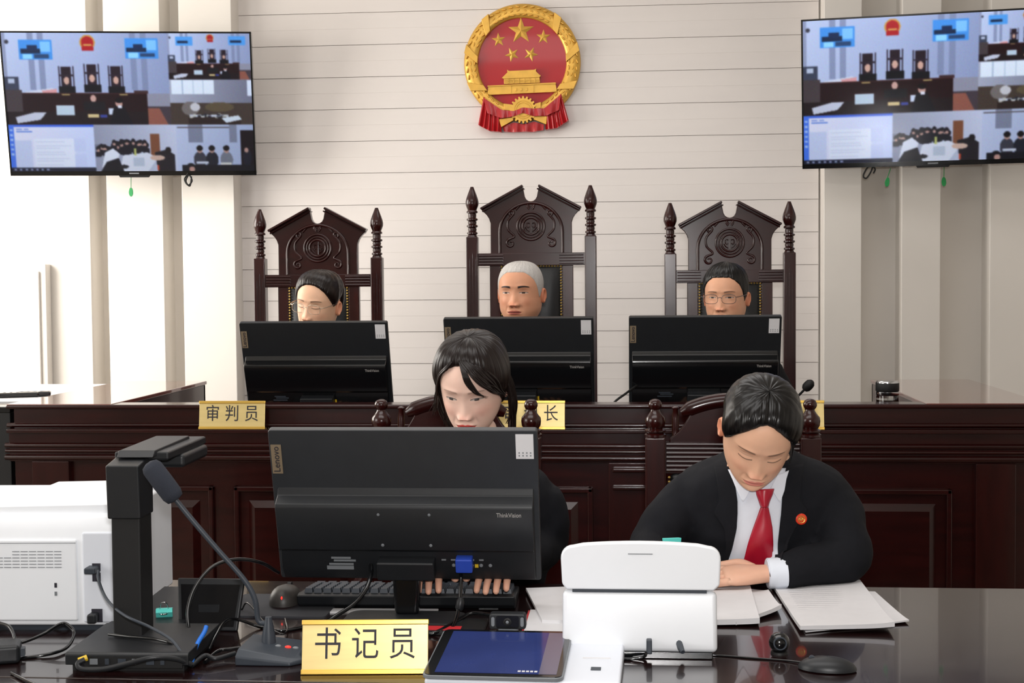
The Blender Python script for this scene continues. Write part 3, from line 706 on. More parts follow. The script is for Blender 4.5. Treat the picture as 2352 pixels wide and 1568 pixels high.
# ================================================================== EMBLEM
def emblem():
    Y0 = WALL_Y - 0.018
    top, bot = aY(1200, 3, Y0), aY(1200, 300, Y0)
    s = (aY(1334, 140, Y0).x - aY(1066, 140, Y0).x) / 1322.0      # metres per unit of the 1568-unit drawing
    cx = (aY(1334, 140, Y0).x + aY(1066, 140, Y0).x) / 2
    t = thing('wall_emblem', 'round gold and red state emblem with five stars on the siding', 'emblem', (cx, Y0, top.z - 690 * s))
    def P(u, v): return ((u - 787) * s, (690 - v) * s)
    R = 660 * s
    def disc(r, y0, y1, n=72, cx_=0, cz_=0): return MB().prism([(cx_ + r * math.cos(a), cz_ + r * math.sin(a)) for a in np.linspace(0, 2 * math.pi, n, endpoint=False)], y0, y1)
    obj('field', disc(520 * s, -0.010, 0.018), M_EMRED, t)
    # ring
    n = 96; rows = []
    prof = [(498, -0.004), (500, -0.018), (512, -0.024), (560, -0.030), (600, -0.028), (640, -0.022), (658, -0.012), (660, 0.018)]
    for r, y in prof:
        rows.append([(r * s * math.cos(a), y, r * s * math.sin(a)) for a in np.linspace(0, 2 * math.pi, n, endpoint=False)])
    ring = obj('wreath_ring', MB().grid(rows, closed_u=True), M_EMGOLD, t, smooth=60)
    # wheat ears: rows of slanted grains on both halves, and rice below
    gr = None
    for side in (-1, 1):
        for row, (rr, ln, tilt) in enumerate(((532, 34, 0.25), (578, 36, -0.25), (622, 30, 0.35))):
            for i in range(22):
                a = math.radians(86 - i * 7.2)
                if a < math.radians(-62): continue
                if i in (5, 10, 15) : continue
                if gr is None:
                    gr = obj('wheat_grain', MB().ell((0, 0, 0), (30 * s, 0.008, 11 * s), 8, 5), M_EMGOLD, ring); g = gr
                else:
                    g = bpy.data.objects.new('wheat_grain', gr.data); COL.objects.link(g); g.parent = ring
                g.location = (side * rr * s * math.cos(a), -0.026, rr * s * math.sin(a))
                ang = a + math.pi / 2 + tilt
                g.rotation_euler = (0, -(ang if side > 0 else math.pi - ang), 0)
    for side in (-1, 1):       # binding bands across the wreath
        for a0 in (45, 8, -30):
            a = math.radians(a0); d = math.radians(9)
            pts = [(500, a - d), (660, a + d * 0.2), (660, a + d * 1.2), (500, a)]
            obj('wreath_band', MB().prism([(side * r * s * math.cos(w), r * s * math.sin(w)) for r, w in pts], -0.036, 0.0), M_EMGOLD, ring, bevel=0.002)
    def star(u, v, r, rot):
        x, z = P(u, v); b = MB(); vs = []
        for i in range(10):
            a = math.radians(90 + 36 * i + rot); rr = r * s * (1 if i % 2 == 0 else 0.40)
            vs.append((x + rr * math.cos(a), -0.011, z + rr * math.sin(a)))
        vs.append((x, -0.011 - 0.14 * r * s, z))
        b.add(vs, [(i, (i + 1) % 10, 10) for i in range(10)])
        obj('star', b, M_EMGOLD, t, smooth=5, fix=False)
    star(778, 335, 152, 0); star(523, 430, 82, 4); star(1030, 408, 84, -2); star(675, 597, 84, 24); star(887, 597, 84, -24)
    # gate tower
    gt = MB(); 
    def bar(u0, u1, v0, v1, d): 
        x0, z1 = P(u0, v0); x1, z0 = P(u1, v1); gt.box(x0, x1, -d, -0.005, z0, z1)
    gt.prism([P(*p) for p in ((395, 1045), (405, 945), (1165, 928), (1180, 1025), (1140, 1030), (430, 1048))], -0.028, -0.005)
    gt.prism([P(*p) for p in ((398, 946), (398, 958), (1172, 942), (1168, 926))], -0.034, -0.005)
    gt.prism([P(*p) for p in ((582, 930), (582, 870), (570, 850), (600, 838), (990, 832), (1000, 848), (985, 864), (990, 922))], -0.024, -0.005)
    gt.prism([P(*p) for p in ((560, 862), (625, 800), (620, 772), (645, 785), (930, 778), (950, 765), (945, 795), (1000, 850), (985, 862), (580, 872))], -0.030, -0.005)
    for v in (890, 905): bar(590, 985, v, v + 5, 0.027)
    for u in (630, 690, 750, 810, 870, 930): bar(u, u + 8, 872, 925, 0.027)
    for u in (660, 915): bar(u, u + 6, 940, 1030, 0.031)
    for u in (720, 780, 840): bar(u - 10, u + 10, 980, 1012, 0.031)
    obj('gate_tower', gt, M_EMGOLD, t, bevel=0.0008)
    # gear wheel
    gx, gz = P(800, 1225); pts = []
    for i in range(40):
        a = 2 * math.pi * i / 40; rr = (152 if (i // 1) % 2 == 0 else 128) * s
        for da in (-0.055, 0.055): pts.append((gx + rr * math.cos(a + da), gz + rr * math.sin(a + da)))
    gear = obj('gear', MB().prism(pts, -0.040, 0.0), M_EMGOLD, t)
    for r in (100, 78):
        obj('gear_ring', MB().tube([(gx + r * s * math.cos(a), -0.040, gz + r * s * math.sin(a)) for a in np.linspace(0, 2 * math.pi, 30)], 0.0022, 6), M_EMGOLD, gear)
    # red drapery: pleated swags and tails
    def cloth(pts_top, pts_bot, base, amp, waves, name='drapery'):
        rows = []
        n_ = 40
        tt = np.linspace(0, 1, n_)
        ta = np.array(pts_top, float); ba = np.array(pts_bot, float)
        def ip(a, u): return np.array([np.interp(u, np.linspace(0, 1, len(a)), a[:, k]) for k in (0, 1)])
        for v in np.linspace(0, 1, 8):
            row = []
            for u in tt:
                p = ip(ta, u) * (1 - v) + ip(ba, u) * v; x, z = P(*p)
                row.append((x, -base - amp * (0.5 + 0.5 * math.sin(u * waves * 2 * math.pi)) * (0.3 + 0.7 * v), z))
            rows.append(row)
        back = [[(p[0], 0.012, p[2]) for p in r] for r in rows]
        g = MB().grid(rows); g.grid(back)
        e = [rows[0], back[0]]; g.grid(e); g.grid([rows[-1], back[-1]]); g.grid([[r[0] for r in rows], [r[0] for r in back]]); g.grid([[r[-1] for r in rows], [r[-1] for r in back]])
        return obj(name, g, M_EMRED, t, smooth=50)
    cloth([(352, 1070), (440, 1160), (560, 1230)], [(290, 1385), (420, 1455), (550, 1468)], 0.030, 0.014, 5)
    cloth([(1228, 1050), (1140, 1140), (1040, 1220)], [(1310, 1352), (1180, 1435), (1050, 1450)], 0.030, 0.014, 5)
    cloth([(350, 1080), (560, 1225), (690, 1240), (800, 1200), (910, 1215), (1040, 1215), (1228, 1060)], [(400, 1260), (560, 1318), (690, 1300), (800, 1262), (910, 1300), (1060, 1300), (1200, 1240)], 0.042, 0.012, 7, 'drapery_swag')
    cloth([(560, 1400), (690, 1360), (800, 1385), (920, 1355), (1030, 1390)], [(580, 1462), (690, 1470), (800, 1466), (920, 1470), (1025, 1450)], 0.020, 0.010, 4)
    for pts in (((525, 1325), (680, 1305), (690, 1340), (550, 1415)), ((1070, 1300), (920, 1300), (915, 1335), (1060, 1395)), ((580, 1150), (690, 1165), (680, 1235), (585, 1225)), ((930, 1160), (1000, 1140), (1000, 1210), (935, 1215))):
        obj('wheat_stalk', MB().prism([P(*p) for p in pts], -0.036, 0.0), M_EMGOLD, t, bevel=0.002)
    return t
emblem()

# ================================================================== MONITORS (seen from behind)
def monitor(label, c, rz, tilt, near=False, h_stand=0.10, group=None, vga=True, w=0.541, h=0.327, footz=None):
    """c: world centre of the panel back; the back faces -y"""
    t = thing('computer_monitor', label, 'monitor', (c.x, c.y, footz), rz, group)
    T = Matrix.Translation((0, 0, c.z - footz)) @ Matrix.Rotation(-tilt, 4, 'X')
    up = h * 0.415
    # slim upper shell
    obj('upper_shell', MB().prism(rrect(w, h, 0.006), -0.003, 0.016, M=T), M_SHELL if near else M_BLACK, t, bevel=0.002)
    # thicker lower housing
    z1 = h / 2 - up; z0 = -h / 2 + 0.006
    prof = [(-0.003, z1 + 0.012), (-0.012, z1 - 0.001), (-0.036, z1 - 0.010), (-0.040, z1 - 0.018), (-0.036, z0 + 0.075), (-0.024, z0 + 0.068), (-0.024, z0 + 0.030), (-0.012, z0), (0.002, z0), (0.002, z1 + 0.012)]
    low = obj('rear_housing', MB().prism(prof, -w / 2 + 0.010, w / 2 - 0.010, axis='x', M=T), M_GLOSSBLACK if not near else M_BLACK, t, bevel=0.003)
    scr = MB().prism(rrect(w - 0.008, h - 0.008, 0.003), 0.0155, 0.0175, M=T); obj('screen', scr, M_GLOSSBLACK, t)
    # vents
    if near:
        for i in range(9):
            g = MB()
            for k in range(5): 
                x = -0.17 + i * 0.042 + k * 0.0062; g.box(x, x + 0.0028, -0.0215, -0.010, z1 - 0.0062, z1 - 0.0045, M=T)
            obj('vent_slots', g, M_MATTEBLACK, low)
        for x, z in ((-0.05, z1 - 0.03), (0.052, z1 - 0.03), (-0.045, z0 + 0.088), (0.052, z0 + 0.088)):
            obj('screw_hole', MB().ell((x, -0.039, z), (0.0035, 0.002, 0.0035), 8, 4, M=T), M_GREY, low)
    # badge and maker names
    bx, bz = -w / 2 + 0.014, h / 2 - 0.062
    bd = obj('name_badge', MB().box(bx - 0.0105, bx + 0.0105, -0.0045, -0.002, bz - 0.031, bz + 0.031, M=T), M_BRONZE, t)
    face = Matrix(((1, 0, 0, 0), (0, 0, -1, 0), (0, 1, 0, 0), (0, 0, 0, 1)))      # text plane facing -y
    lettering('name_lettering', 'Lenovo', 0.0185, M_INK, bd, T @ Matrix.Translation((bx, -0.005, bz)) @ Matrix.Rotation(math.radians(-90), 4, 'Y') @ face)
    lettering('model_lettering', 'ThinkVision', 0.0130, M_PRINTGREY, low, T @ Matrix.Translation((w / 2 - 0.058, -0.0395, z1 - 0.030)) @ face, xs=0.8)
    # white inventory sticker with small marks
    sx, sz = w / 2 - 0.0255, h / 2 - 0.034
    st = obj('inventory_sticker', MB().box(sx - 0.0175, sx + 0.0175, -0.0042, -0.002, sz - 0.026, sz + 0.026, M=T), M_PAPER, t)
    mk = MB()
    for j in range(2):
        for i in range(4):
            x = sx - 0.0125 + i * 0.0075; z = sz - 0.0145 - j * 0.006; mk.box(x, x + 0.0028, -0.0047, -0.004, z, z + 0.0026, M=T)
    obj('sticker_print', mk, M_GREY, st)
    # stand
    sb = MB()
    arm = [(0.022, 0.0), (0.026, c.z - footz - h * 0.32)]
    obj('stand_neck', MB().prism([(-0.024, 0.008), (0.024, 0.008), (0.030, c.z - footz - h / 2 + 0.05), (-0.030, c.z - footz - h / 2 + 0.05)], -0.012, 0.014), M_GLOSSBLACK, t, bevel=0.008, seg=3)
    obj('hinge', MB().box(-0.058, 0.058, -0.055, -0.012, -h / 2 + 0.022, -h / 2 + 0.062, M=T), M_BLACK, t, bevel=0.004)
    for s in (-1, 1):
        obj('hinge_cap', MB().tube([(s * 0.03, -0.006, c.z - footz - h / 2 + 0.026), (s * 0.053, -0.006, c.z - footz - h / 2 + 0.026)], 0.0045, 8), M_GREY, t)
    obj('stand_foot', MB().prism(rrect(0.24, 0.11, 0.03, 5, 0, -0.03), 0, 0.009, axis='z'), M_BLACK, t, bevel=0.003)
    # ports bay
    lb = MB()
    for x0, x1, z in ((-0.155, -0.115, 0.052), (-0.150, -0.105, 0.046), (-0.160, -0.110, 0.038)): lb.box(x0, x1, -0.0255, -0.023, z0 + z - 0.002, z0 + z + 0.002, M=T)
    obj('spec_label', lb, M_GREY if near else M_DGREY, low)
    if near:
        o = obj('spec_label', MB().box(-0.165, -0.110, -0.0255, -0.023, z0 + 0.026, z0 + 0.034, M=T), M_GREY, low)
        pt = MB()
        for i in range(5): pt.box(0.070 + 0.019 * i, 0.079 + 0.019 * i, -0.0255, -0.0235, z0 + 0.048, z0 + 0.051, M=T)
        for i in range(5): pt.ell((0.094 + 0.0185 * i, -0.024, z0 + 0.037), (0.004, 0.002, 0.004), 8, 4, M=T)
        obj('port_marks', pt, M_GREY, low)
        obj('video_plug', MB().box(0.100, 0.134, -0.046, -0.022, z0 + 0.030, z0 + 0.060, M=T), M_VGABLUE, t, bevel=0.003)
    if not near:
        obj('port_mark', MB().box(0.060 , 0.066, -0.0258, -0.023, z0 + 0.026, z0 + 0.040, M=T), M_YELLOW, low)
    else:
        obj('port_mark', MB().box(0.137, 0.144, -0.0258, -0.023, z0 + 0.033, z0 + 0.040, M=T), M_YELLOW, low)
    return t
# judges' monitors: centre from the four visible corners
JT = math.radians(-19)
for px0, px1, py0, py1, rz, lab in ((549, 889, 740, 740, 0.0, 'black monitor before the carved chair nearest the white cabinet'),
                                    (1018, 1363, 731, 729, 0.0, 'black monitor before the tallest carved chair'),
                                    (1444, 1796, 731, 722, 0.012, 'black monitor before the carved chair nearest the tea cup')):
    a, b = aY(px0, py0, 4.80), aY(px1, py1, 4.80)
    top = (a + b) / 2
    w = (b.x - a.x)
    cc = top + Vector((0, 0.1635 * math.sin(-JT), -0.1635 * math.cos(JT)))
    monitor(lab, cc, rz, JT, False, group='monitors on the judges bench', w=w, footz=0.905)
# clerk's monitor
NT = math.radians(-16)
a, b = aY(615, 988, 2.74), aY(1234, 985, 2.74)
top = (a + b) / 2
monitor('large black monitor with white sticker in front of the typing clerk', top + Vector((0, 0.1635 * math.sin(-NT), -0.1635 * math.cos(NT))), 0.0, NT, True, w=b.x - a.x, h=0.327, footz=0.76)

# ================================================================== NAME PLATES
def plate(label, c0, w, h, text, lean, size, rz=0.0, brown=False):
    """c0: middle of the lower front edge"""
    t = thing('name_plate', label, 'name plate', c0, rz)
    T = Matrix.Rotation(-lean, 4, 'X')
    b = obj('front_plate', MB().box(-w / 2, w / 2, 0.0, 0.003, 0.004, h, M=T), M_GOLDP, t, bevel=0.0012)
    for z in (h - 0.0035, 0.0045):
        obj('edge_trim', MB().box(-w / 2 - 0.001, w / 2 + 0.001, -0.003, 0.004, z - 0.0045, z + 0.0045, M=T), M_GOLD, t, bevel=0.0015)
    obj('prop_foot', MB().box(-w / 2, w / 2, 0.0, 0.028, 0.0, 0.003), M_GOLD, t)
    face = Matrix(((1, 0, 0, 0), (0, 0, -1, 0), (0, 1, 0, 0), (0, 0, 0, 1)))
    n = len(text); pitch = w * 0.295
    for i, ch in enumerate(text):
        lettering('character', ch, size, M_INK, b, T @ Matrix.Translation(((i - (n - 1) / 2) * pitch, -0.0006, h * 0.53)) @ face, xs=0.86)
    return t
for px, txt, lab in ((533, '审判员', 'gold name plate reading 审判员 clear of any head on the bench front'), (1219, '审判长', 'gold name plate reading 审判长 partly behind the typing clerk'), (1812, '审判员', 'gold name plate mostly hidden behind the clerk in red tie')):
    p = aY(px, 984, BY - 0.032)
    plate(lab, (p.x, BY - 0.036, 0.9625), 0.217, 0.091, txt, math.radians(8), 0.056)
p0, p1 = aZ(698, 1546, .76), aZ(984, 1540, .76)
plate('large gold name plate reading 书记员 on the clerks desk', ((p0.x + p1.x) / 2, 2.375, 0.76), 0.219, 0.092, '书记员', math.radians(14), 0.058, math.radians(4.5))

# ================================================================== BENCH ITEMS
def gooseneck(label, base, path, head_r, head_l, rz=0):
    t = thing('gooseneck_microphone', label, 'microphone', base)
    P = [Vector(p) - Vector(base) for p in path]
    obj('base', MB().lathe([(0.05, 0), (0.05, 0.012), (0.03, 0.022), (0.012, 0.030)], 20), M_BLACK, t, smooth=40)
    obj('stem', MB().tube(crv(P, 8), 0.0042, 8), M_MATTEBLACK, t, smooth=60)
    d = (P[-1] - P[-2]).normalized()
    q = [P[-1] + d * x for x in (-0.004, 0.0, 0.008, 0.020, 0.032, 0.040, 0.044)]
    obj('windscreen', MB().tube(q, [0.004, head_r * .7, head_r * 0.95, head_r, head_r * .9, head_r * .55, head_r * .1], 14), M_MATTEBLACK, t, smooth=70)
    return t
WT = 0.905
b1 = aY(1800, 940, 4.85); b1.z = WT
gooseneck('black gooseneck microphone with oval windscreen between monitor and tea cup', b1, [b1 + Vector((0, 0, 0.02)), aY(1812, 935, 4.85), aY(1828, 915, 4.83), aY(1849, 893, 4.80)], 0.017, 0.04)
b2 = aY(1452, 945, 4.75); b2.z = WT
gooseneck('slim black gooseneck microphone leaning between two bench monitors', aY(1400, 968, 4.70) * 1.0, [aY(1400, 966, 4.70), aY(1408, 928, 4.72), aY(1438, 903, 4.78), aY(1470, 880, 4.86)], 0.016, 0.04)
# tea cup
cp = aY(2038, 926, 4.72)
cup = thing('tea_cup', 'glass tea cup with black and chrome lid standing on the bench', 'cup', (cp.x, 4.72, WT))
hh = aY(2038, 872, 4.72).z - WT
R = (aY(2065, 900, 4.72).x - aY(2011, 900, 4.72).x) / 2
obj('glass_body', MB().lathe([(R * .9, 0), (R * .96, 0.004), (R * .95, hh * 0.72), (R * .88, hh * 0.76), (R * .88, hh * 0.80)], 28), M_GLASS, cup, smooth=40)
obj('tea', MB().lathe([(R * .82, 0.006), (R * .84, hh * 0.66)], 24), M_TEA, cup)
lid = obj('lid', MB().lathe([(R * .98, hh * 0.81), (R, hh * 0.815), (R, hh * 0.94), (R * .98, hh * 0.95)], 28), M_MATTEBLACK, cup, smooth=40)
obj('lid_rim', MB().lathe([(R * .98, hh * 0.948), (R * .98, hh * 0.965), (R * .90, hh * 0.985), (R * .2, hh * 0.99)], 28), M_CHROME, lid, smooth=40)
obj('collar_ring', MB().lathe([(R * .93, hh * 0.735), (R * .97, hh * 0.745), (R * .97, hh * 0.80), (R * .9, hh * 0.81)], 28), M_CHROME, cup, smooth=40)

# equipment rack left of the bench
rk = thing('equipment_rack', 'black equipment rack with modules at the end of the bench', 'rack', (-2.33, 4.9, 0))
x0, x1, y0, y1, zt = -2.62, -2.066, 4.50, 5.47, 1.010
def rp(name, mb, m=M_MATTEBLACK, bevel=0.003): return obj(name, mb, m, rk, bevel=bevel, world=True)
rp('cabinet_body', MB().box(x0, x1, y0 + 0.03, y1, 0.0, zt))
rp('rack_top', MB().box(x0, x1, y0, y1, zt, zt + 0.02), M_GLOSSBLACK)
fr = MB()
fr.box(x1 - 0.045, x1, y0, y0 + 0.04, 0.02, zt); fr.box(x0, x0 + 0.045, y0, y0 + 0.04, 0.02, zt)
rp('rack_frame', fr)
zz = zt - 0.03
for i, hgt in enumerate((0.10, 0.05, 0.14, 0.09, 0.05, 0.13, 0.10, 0.08)):
    mod = rp('rack_module', MB().box(x0 + 0.045, x1 - 0.045, y0 + 0.004, y0 + 0.06, zz - hgt + 0.004, zz), M_BLACK if i % 2 else M_MATTEBLACK)
    if i in (1, 4):
        obj('module_strip', MB().box(x0 + 0.06, x1 - 0.05, y0, y0 + 0.01, zz - hgt * 0.7, zz - hgt * 0.35), M_BRONZE, mod, world=False).location = (-wloc(rk))[:]
    zz -= hgt
sh = obj('paper_sheet', MB().box(-2.60, -2.070, 4.66, 5.46, zt + 0.02, zt + 0.0235), M_PAPER); tag(sh, 'large white sheet lying on top of the equipment rack', 'paper')
for (xa, xb, ya, ln, lab) in ((10, 62, 908, 0.16, 'longer black remote control lying on the white sheet'), (50, 104, 906, 0.12, 'shorter black remote control lying on the white sheet')):
    pa = aZ((xa + xb) / 2, ya, zt + 0.03)
    t = thing('remote_control', lab, 'remote', (pa.x, max(pa.y, 4.70), zt + 0.0235), math.radians(-70))
    obj('case', MB().box(-0.024, 0.024, -ln / 2, ln / 2, 0, 0.018), M_GLOSSBLACK, t, bevel=0.007, seg=3)
    for i in range(4):
        obj('button', MB().ell((0, -ln / 2 + 0.02 + i * 0.022, 0.018), (0.006, 0.006, 0.0015), 8, 4), M_GREY, t)

# white cabinet by the left of the back wall
cb = thing('white_cabinet', 'tall white wall cabinet against the bright wall beside the bench', 'cabinet', (-3.3, 6.54, 0))
cx1 = aY(105, 700, 6.50).x + 3.3; ct = aY(60, 606, 6.50).z
obj('carcass', MB().box(-0.70, cx1, -0.030, 0.028, 0.0, ct), M_WALL, cb, bevel=0.006)
obj('door', MB().box(-0.69, -0.31, -0.044, -0.030, 0.03, ct - 0.035), M_WALL, cb, bevel=0.004)
d2 = obj('door', MB().box(-0.30, cx1 - 0.03, -0.044, -0.030, 0.03, ct - 0.035), M_WALL, cb, bevel=0.004)
obj('handle', MB().box(-0.27, -0.255, -0.065, -0.04, 0.78, 0.92), M_CHROME, d2, bevel=0.002)

# ================================================================== CLERKS' DESK
DZ = 0.76
desk = thing('clerks_desk', 'long dark lacquered desk carrying the printer, monitor and scanner', 'desk', (-0.2, 2.7, 0))
obj('desk_top', MB().box(-1.75, 1.55, 2.325, 3.115, DZ - 0.035, DZ), M_DESK, desk, bevel=0.003, world=True)
obj('edge_strip', MB().box(-1.75, 1.55, 2.19, 2.3235, DZ - 0.04, DZ - 0.0005), M_DESK, desk, bevel=0.003, world=True)
obj('modesty_panel', MB().box(-1.70, 1.50, 2.24, 2.27, 0.02, DZ - 0.035), M_WOOD, desk, world=True)
for x in (-1.70, -0.2, 1.47):
    obj('side_panel', MB().box(x, x + 0.03, 2.27, 3.08, 0.0, DZ - 0.035), M_WOODV, desk, world=True)

# ---- printer (rear towards the camera)
pr = thing('laser_printer', 'white laser printer with vent slots beside the document camera', 'printer', (-1.225, 2.82, DZ), math.radians(3))
w2 = 0.215
prof = [(-0.19, 0.012), (-0.19, 0.200), (-0.175, 0.226), (-0.12, 0.236), (0.17, 0.236), (0.185, 0.20), (0.185, 0.012)]
obj('case', MB().prism(prof, -w2, w2, axis='x'), M_WHITE, pr, bevel=0.006, seg=3)
top = [(-w2 + 0.015, 0.232), (w2 - 0.10 - 0.04, 0.232), (w2 - 0.10, 0.240), (w2 - 0.012, 0.2415), (w2 - 0.010, 0.225), (-w2 + 0.015, 0.225)]
top = [(-w2 + 0.012, 0.228), (-0.12, 0.228), (-0.055, 0.229), (-0.03, 0.243), (w2 - 0.012, 0.247), (w2 - 0.010, 0.222), (-w2 + 0.012, 0.222)]
obj('top_cover', MB().prism(top, -0.165, 0.17), M_WHITE, pr, bevel=0.005)
rear = obj('rear_door', MB().box(-w2 + 0.01, w2 - 0.082, -0.1945, -0.185, 0.022, 0.182), M_WHITE, pr, bevel=0.004)
side = obj('port_cover', MB().box(w2 - 0.072, w2 - 0.006, -0.1935, -0.185, 0.018, 0.196), M_WHITE2, pr, bevel=0.006)
for i in range(6):
    for k in range(10 if i < 4 else 6):
        x = w2 - 0.112 - k * 0.0165
        obj('vent_slot', MB().box(x - 0.014, x, -0.1952, -0.192, 0.127 + i * 0.0062, 0.1283 + i * 0.0062), M_GREY, rear)
obj('panel_seam', MB().box(-0.02, w2 - 0.084, -0.1951, -0.192, 0.1745, 0.1755), M_GREY, pr)
obj('spec_label', MB().box(-w2 + 0.015, -0.030, -0.1953, -0.192, 0.026, 0.070), M_WHITE2, rear)
obj('usb_mark', MB().box(0.088, 0.093, -0.1952, -0.192, 0.088, 0.097), M_INK, rear)
obj('usb_mark', MB().box(0.088, 0.093, -0.1952, -0.192, 0.072, 0.080), M_GREY, rear)
for z, h_ in ((0.120, 0.015), (0.100, 0.017)):
    obj('port', MB().box(w2 - 0.052, w2 - 0.036, -0.1955, -0.19, z, z + h_), M_INK, side)
obj('power_socket', MB().box(w2 - 0.055, w2 - 0.034, -0.1955, -0.19, 0.020, 0.046), M_INK, side)
obj('network_plug', MB().box(w2 - 0.060, w2 - 0.038, -0.222, -0.19, 0.119, 0.131), M_DGREY, pr, bevel=0.003)
obj('power_plug', MB().box(w2 - 0.058, w2 - 0.040, -0.218, -0.19, 0.022, 0.040), M_BLACK, pr, bevel=0.004)
obj('base_skirt', MB().box(-w2 + 0.01, w2 - 0.01, -0.175, 0.17, 0.0, 0.014), M_DGREY, pr)

# ---- document camera: base, column, head
dbx0, dbx1 = aZ(152, 1538, DZ).x, aZ(428, 1545, DZ).x
dc = thing('document_camera', 'tall black document camera with square column and overhanging head', 'document camera', ((dbx0 + dbx1) / 2, 2.45, DZ), math.radians(2))
dw = (dbx1 - dbx0) / 2
obj('base', MB().prism([(-0.085, 0.012), (-0.085, 0.030), (-0.080, 0.034), (0.13, 0.034), (0.135, 0.012)], -dw, dw, axis='x'), M_BLACK, dc, bevel=0.002)
obj('base_foot', MB().box(-dw + 0.01, dw - 0.01, -0.075, 0.12, 0.0, 0.013), M_MATTEBLACK, dc)
pb = obj('port_bay', MB().box(-dw + 0.035, dw - 0.01, -0.0865, -0.083, 0.008, 0.0275), M_MATTEBLACK, dc)
for i, x in enumerate((0.035, 0.062, 0.085, 0.11, 0.135, 0.16)):
    obj('port', MB().box(-dw + x + 0.01, -dw + x + (0.024 if i % 2 == 0 else 0.017), -0.0875, -0.086, 0.014, 0.024), M_GREY if i % 3 == 0 else M_DGREY, pb)
YC = 2.50
cxa, cxb = aY(266, 1300, YC).x - dc.location.x, aY(332, 1300, YC).x - dc.location.x
ztop = aY(300, 1065, YC).z - DZ
obj('column', MB().box(cxa, cxb, 0.035, 0.105, 0.03, ztop - 0.095), M_MATTEBLACK, dc, bevel=0.004)
hd = [(0.028, ztop - 0.098), (0.022, ztop), (0.10, ztop + 0.012), (0.30, ztop + 0.010), (0.30, ztop - 0.020), (0.125, ztop - 0.022), (0.107, ztop - 0.05), (0.107, ztop - 0.098)]
obj('head_arm', MB().prism(hd, cxa - 0.004, cxb + 0.003, axis='x'), M_BLACK, dc, bevel=0.003)
obj('head_plate', MB().box(cxa - 0.008, cxb + 0.040, 0.085, 0.345, ztop + 0.002, ztop + 0.018), M_BLACK, dc, bevel=0.004)
obj('lens_housing', MB().box(cxa + 0.01, cxb + 0.048, 0.16, 0.33, ztop - 0.022, ztop + 0.004), M_BLACK, dc, bevel=0.008, seg=3)
obj('top_cover', MB().prism([(0.06, ztop + 0.010), (0.075, ztop + 0.022), (0.30, ztop + 0.024), (0.31, ztop + 0.012)], cxa + 0.004, cxb + 0.018, axis='x'), M_BLACK, dc, bevel=0.002)

# ---- black box with teal clip, small black tablet
bxp = thing('document_box', 'flat black box under the teal clip beside the printer', 'box', (-0.945, 2.78, DZ))
obj('case', MB().box(-0.075, 0.075, -0.19, 0.17, 0, 0.022), M_BLACK, bxp, bevel=0.004)
obj('lid_seam', MB().box(-0.0755, 0.0755, -0.1905, 0.1705, 0.014, 0.0152), M_MATTEBLACK, bxp)
def clip(label, loc, rz, rx=0):
    t = thing('binder_clip', label, 'clip', loc, rz); t.rotation_euler = (rx, 0, rz)
    obj('jaw', MB().prism([(-0.010, 0.0), (0.010, 0.0), (0.004, 0.013), (-0.004, 0.013)], -0.016, 0.016, axis='x'), M_TEAL, t, bevel=0.001)
    for s in (-1, 1):
        obj('wire_handle', MB().tube(crv([(-0.008, s * 0.004, 0.012), (-0.006, s * 0.010, 0.024), (0, s * 0.012, 0.028), (0.006, s * 0.010, 0.024), (0.008, s * 0.004, 0.012)], 5), 0.0009, 6), M_CHROME, t)
    return t
cp = aZ(378, 1412, DZ + 0.025)
clip('teal binder clip lying on the black box', (cp.x, cp.y, DZ + 0.030), math.radians(15), math.radians(60))
tp0, tp1 = aZ(408, 1450, DZ), aZ(548, 1447, DZ)
tb = thing('small_tablet', 'small black tablet propped up behind the microphone stem', 'tablet', ((tp0.x + tp1.x) / 2, (tp0.y + tp1.y) / 2, DZ))
hgt = aY(478, 1328, tp0.y + 0.035).z - DZ
T = Matrix.Rotation(math.radians(-16), 4, 'X')
tw0, tw1 = tp1.x - tp0.x, aY(553, 1328, tp0.y + 0.03).x - aY(399, 1328, tp0.y + 0.03).x
H_ = hgt / math.cos(math.radians(16))
obj('body', MB().prism([(-tw0 / 2, 0.0), (tw0 / 2, 0.0), (tw1 / 2, H_), (-tw1 / 2, H_)], -0.004, 0.006, M=T), M_BLACK, tb, bevel=0.003)
obj('screen', MB().prism([(-tw0 / 2 + 0.007, 0.008), (tw0 / 2 - 0.007, 0.008), (tw1 / 2 - 0.008, H_ - 0.012), (-tw1 / 2 + 0.008, H_ - 0.012)], -0.005, -0.003, M=T), M_DIMSCREEN, tb)
obj('prop', MB().box(-0.02, 0.02, 0.005, 0.06, 0, 0.05), M_BLACK, tb)

# ---- desk microphone
m0, m1 = aZ(537, 1531, DZ), aZ(694, 1528, DZ)
mw = (m1.x - m0.x) / 2
mc = thing('desk_microphone', 'dark grey desk microphone with long gooseneck and foam head', 'microphone', ((m0.x + m1.x) / 2, 2.415 + 0.055, DZ))
base = [[(-mw, -0.055, 0), (mw - 0.02, -0.055, 0), (mw, -0.035, 0), (mw, 0.035, 0), (mw - 0.015, 0.05, 0), (-mw + 0.005, 0.05, 0)],
        [(-mw, -0.055, 0.016), (mw - 0.02, -0.055, 0.006), (mw, -0.035, 0.008), (mw, 0.035, 0.012), (mw - 0.015, 0.05, 0.014), (-mw + 0.005, 0.05, 0.020)],
        [(-mw + 0.004, -0.046, 0.030), (mw - 0.03, -0.046, 0.014), (mw - 0.010, -0.030, 0.016), (mw - 0.010, 0.028, 0.022), (mw - 0.02, 0.040, 0.024), (-mw + 0.008, 0.040, 0.034)]]
g = MB().grid(base, closed_u=True); n = len(g.v); g.f.append(tuple(range(12, 18))); g.f.append(tuple(range(5, -1, -1)))
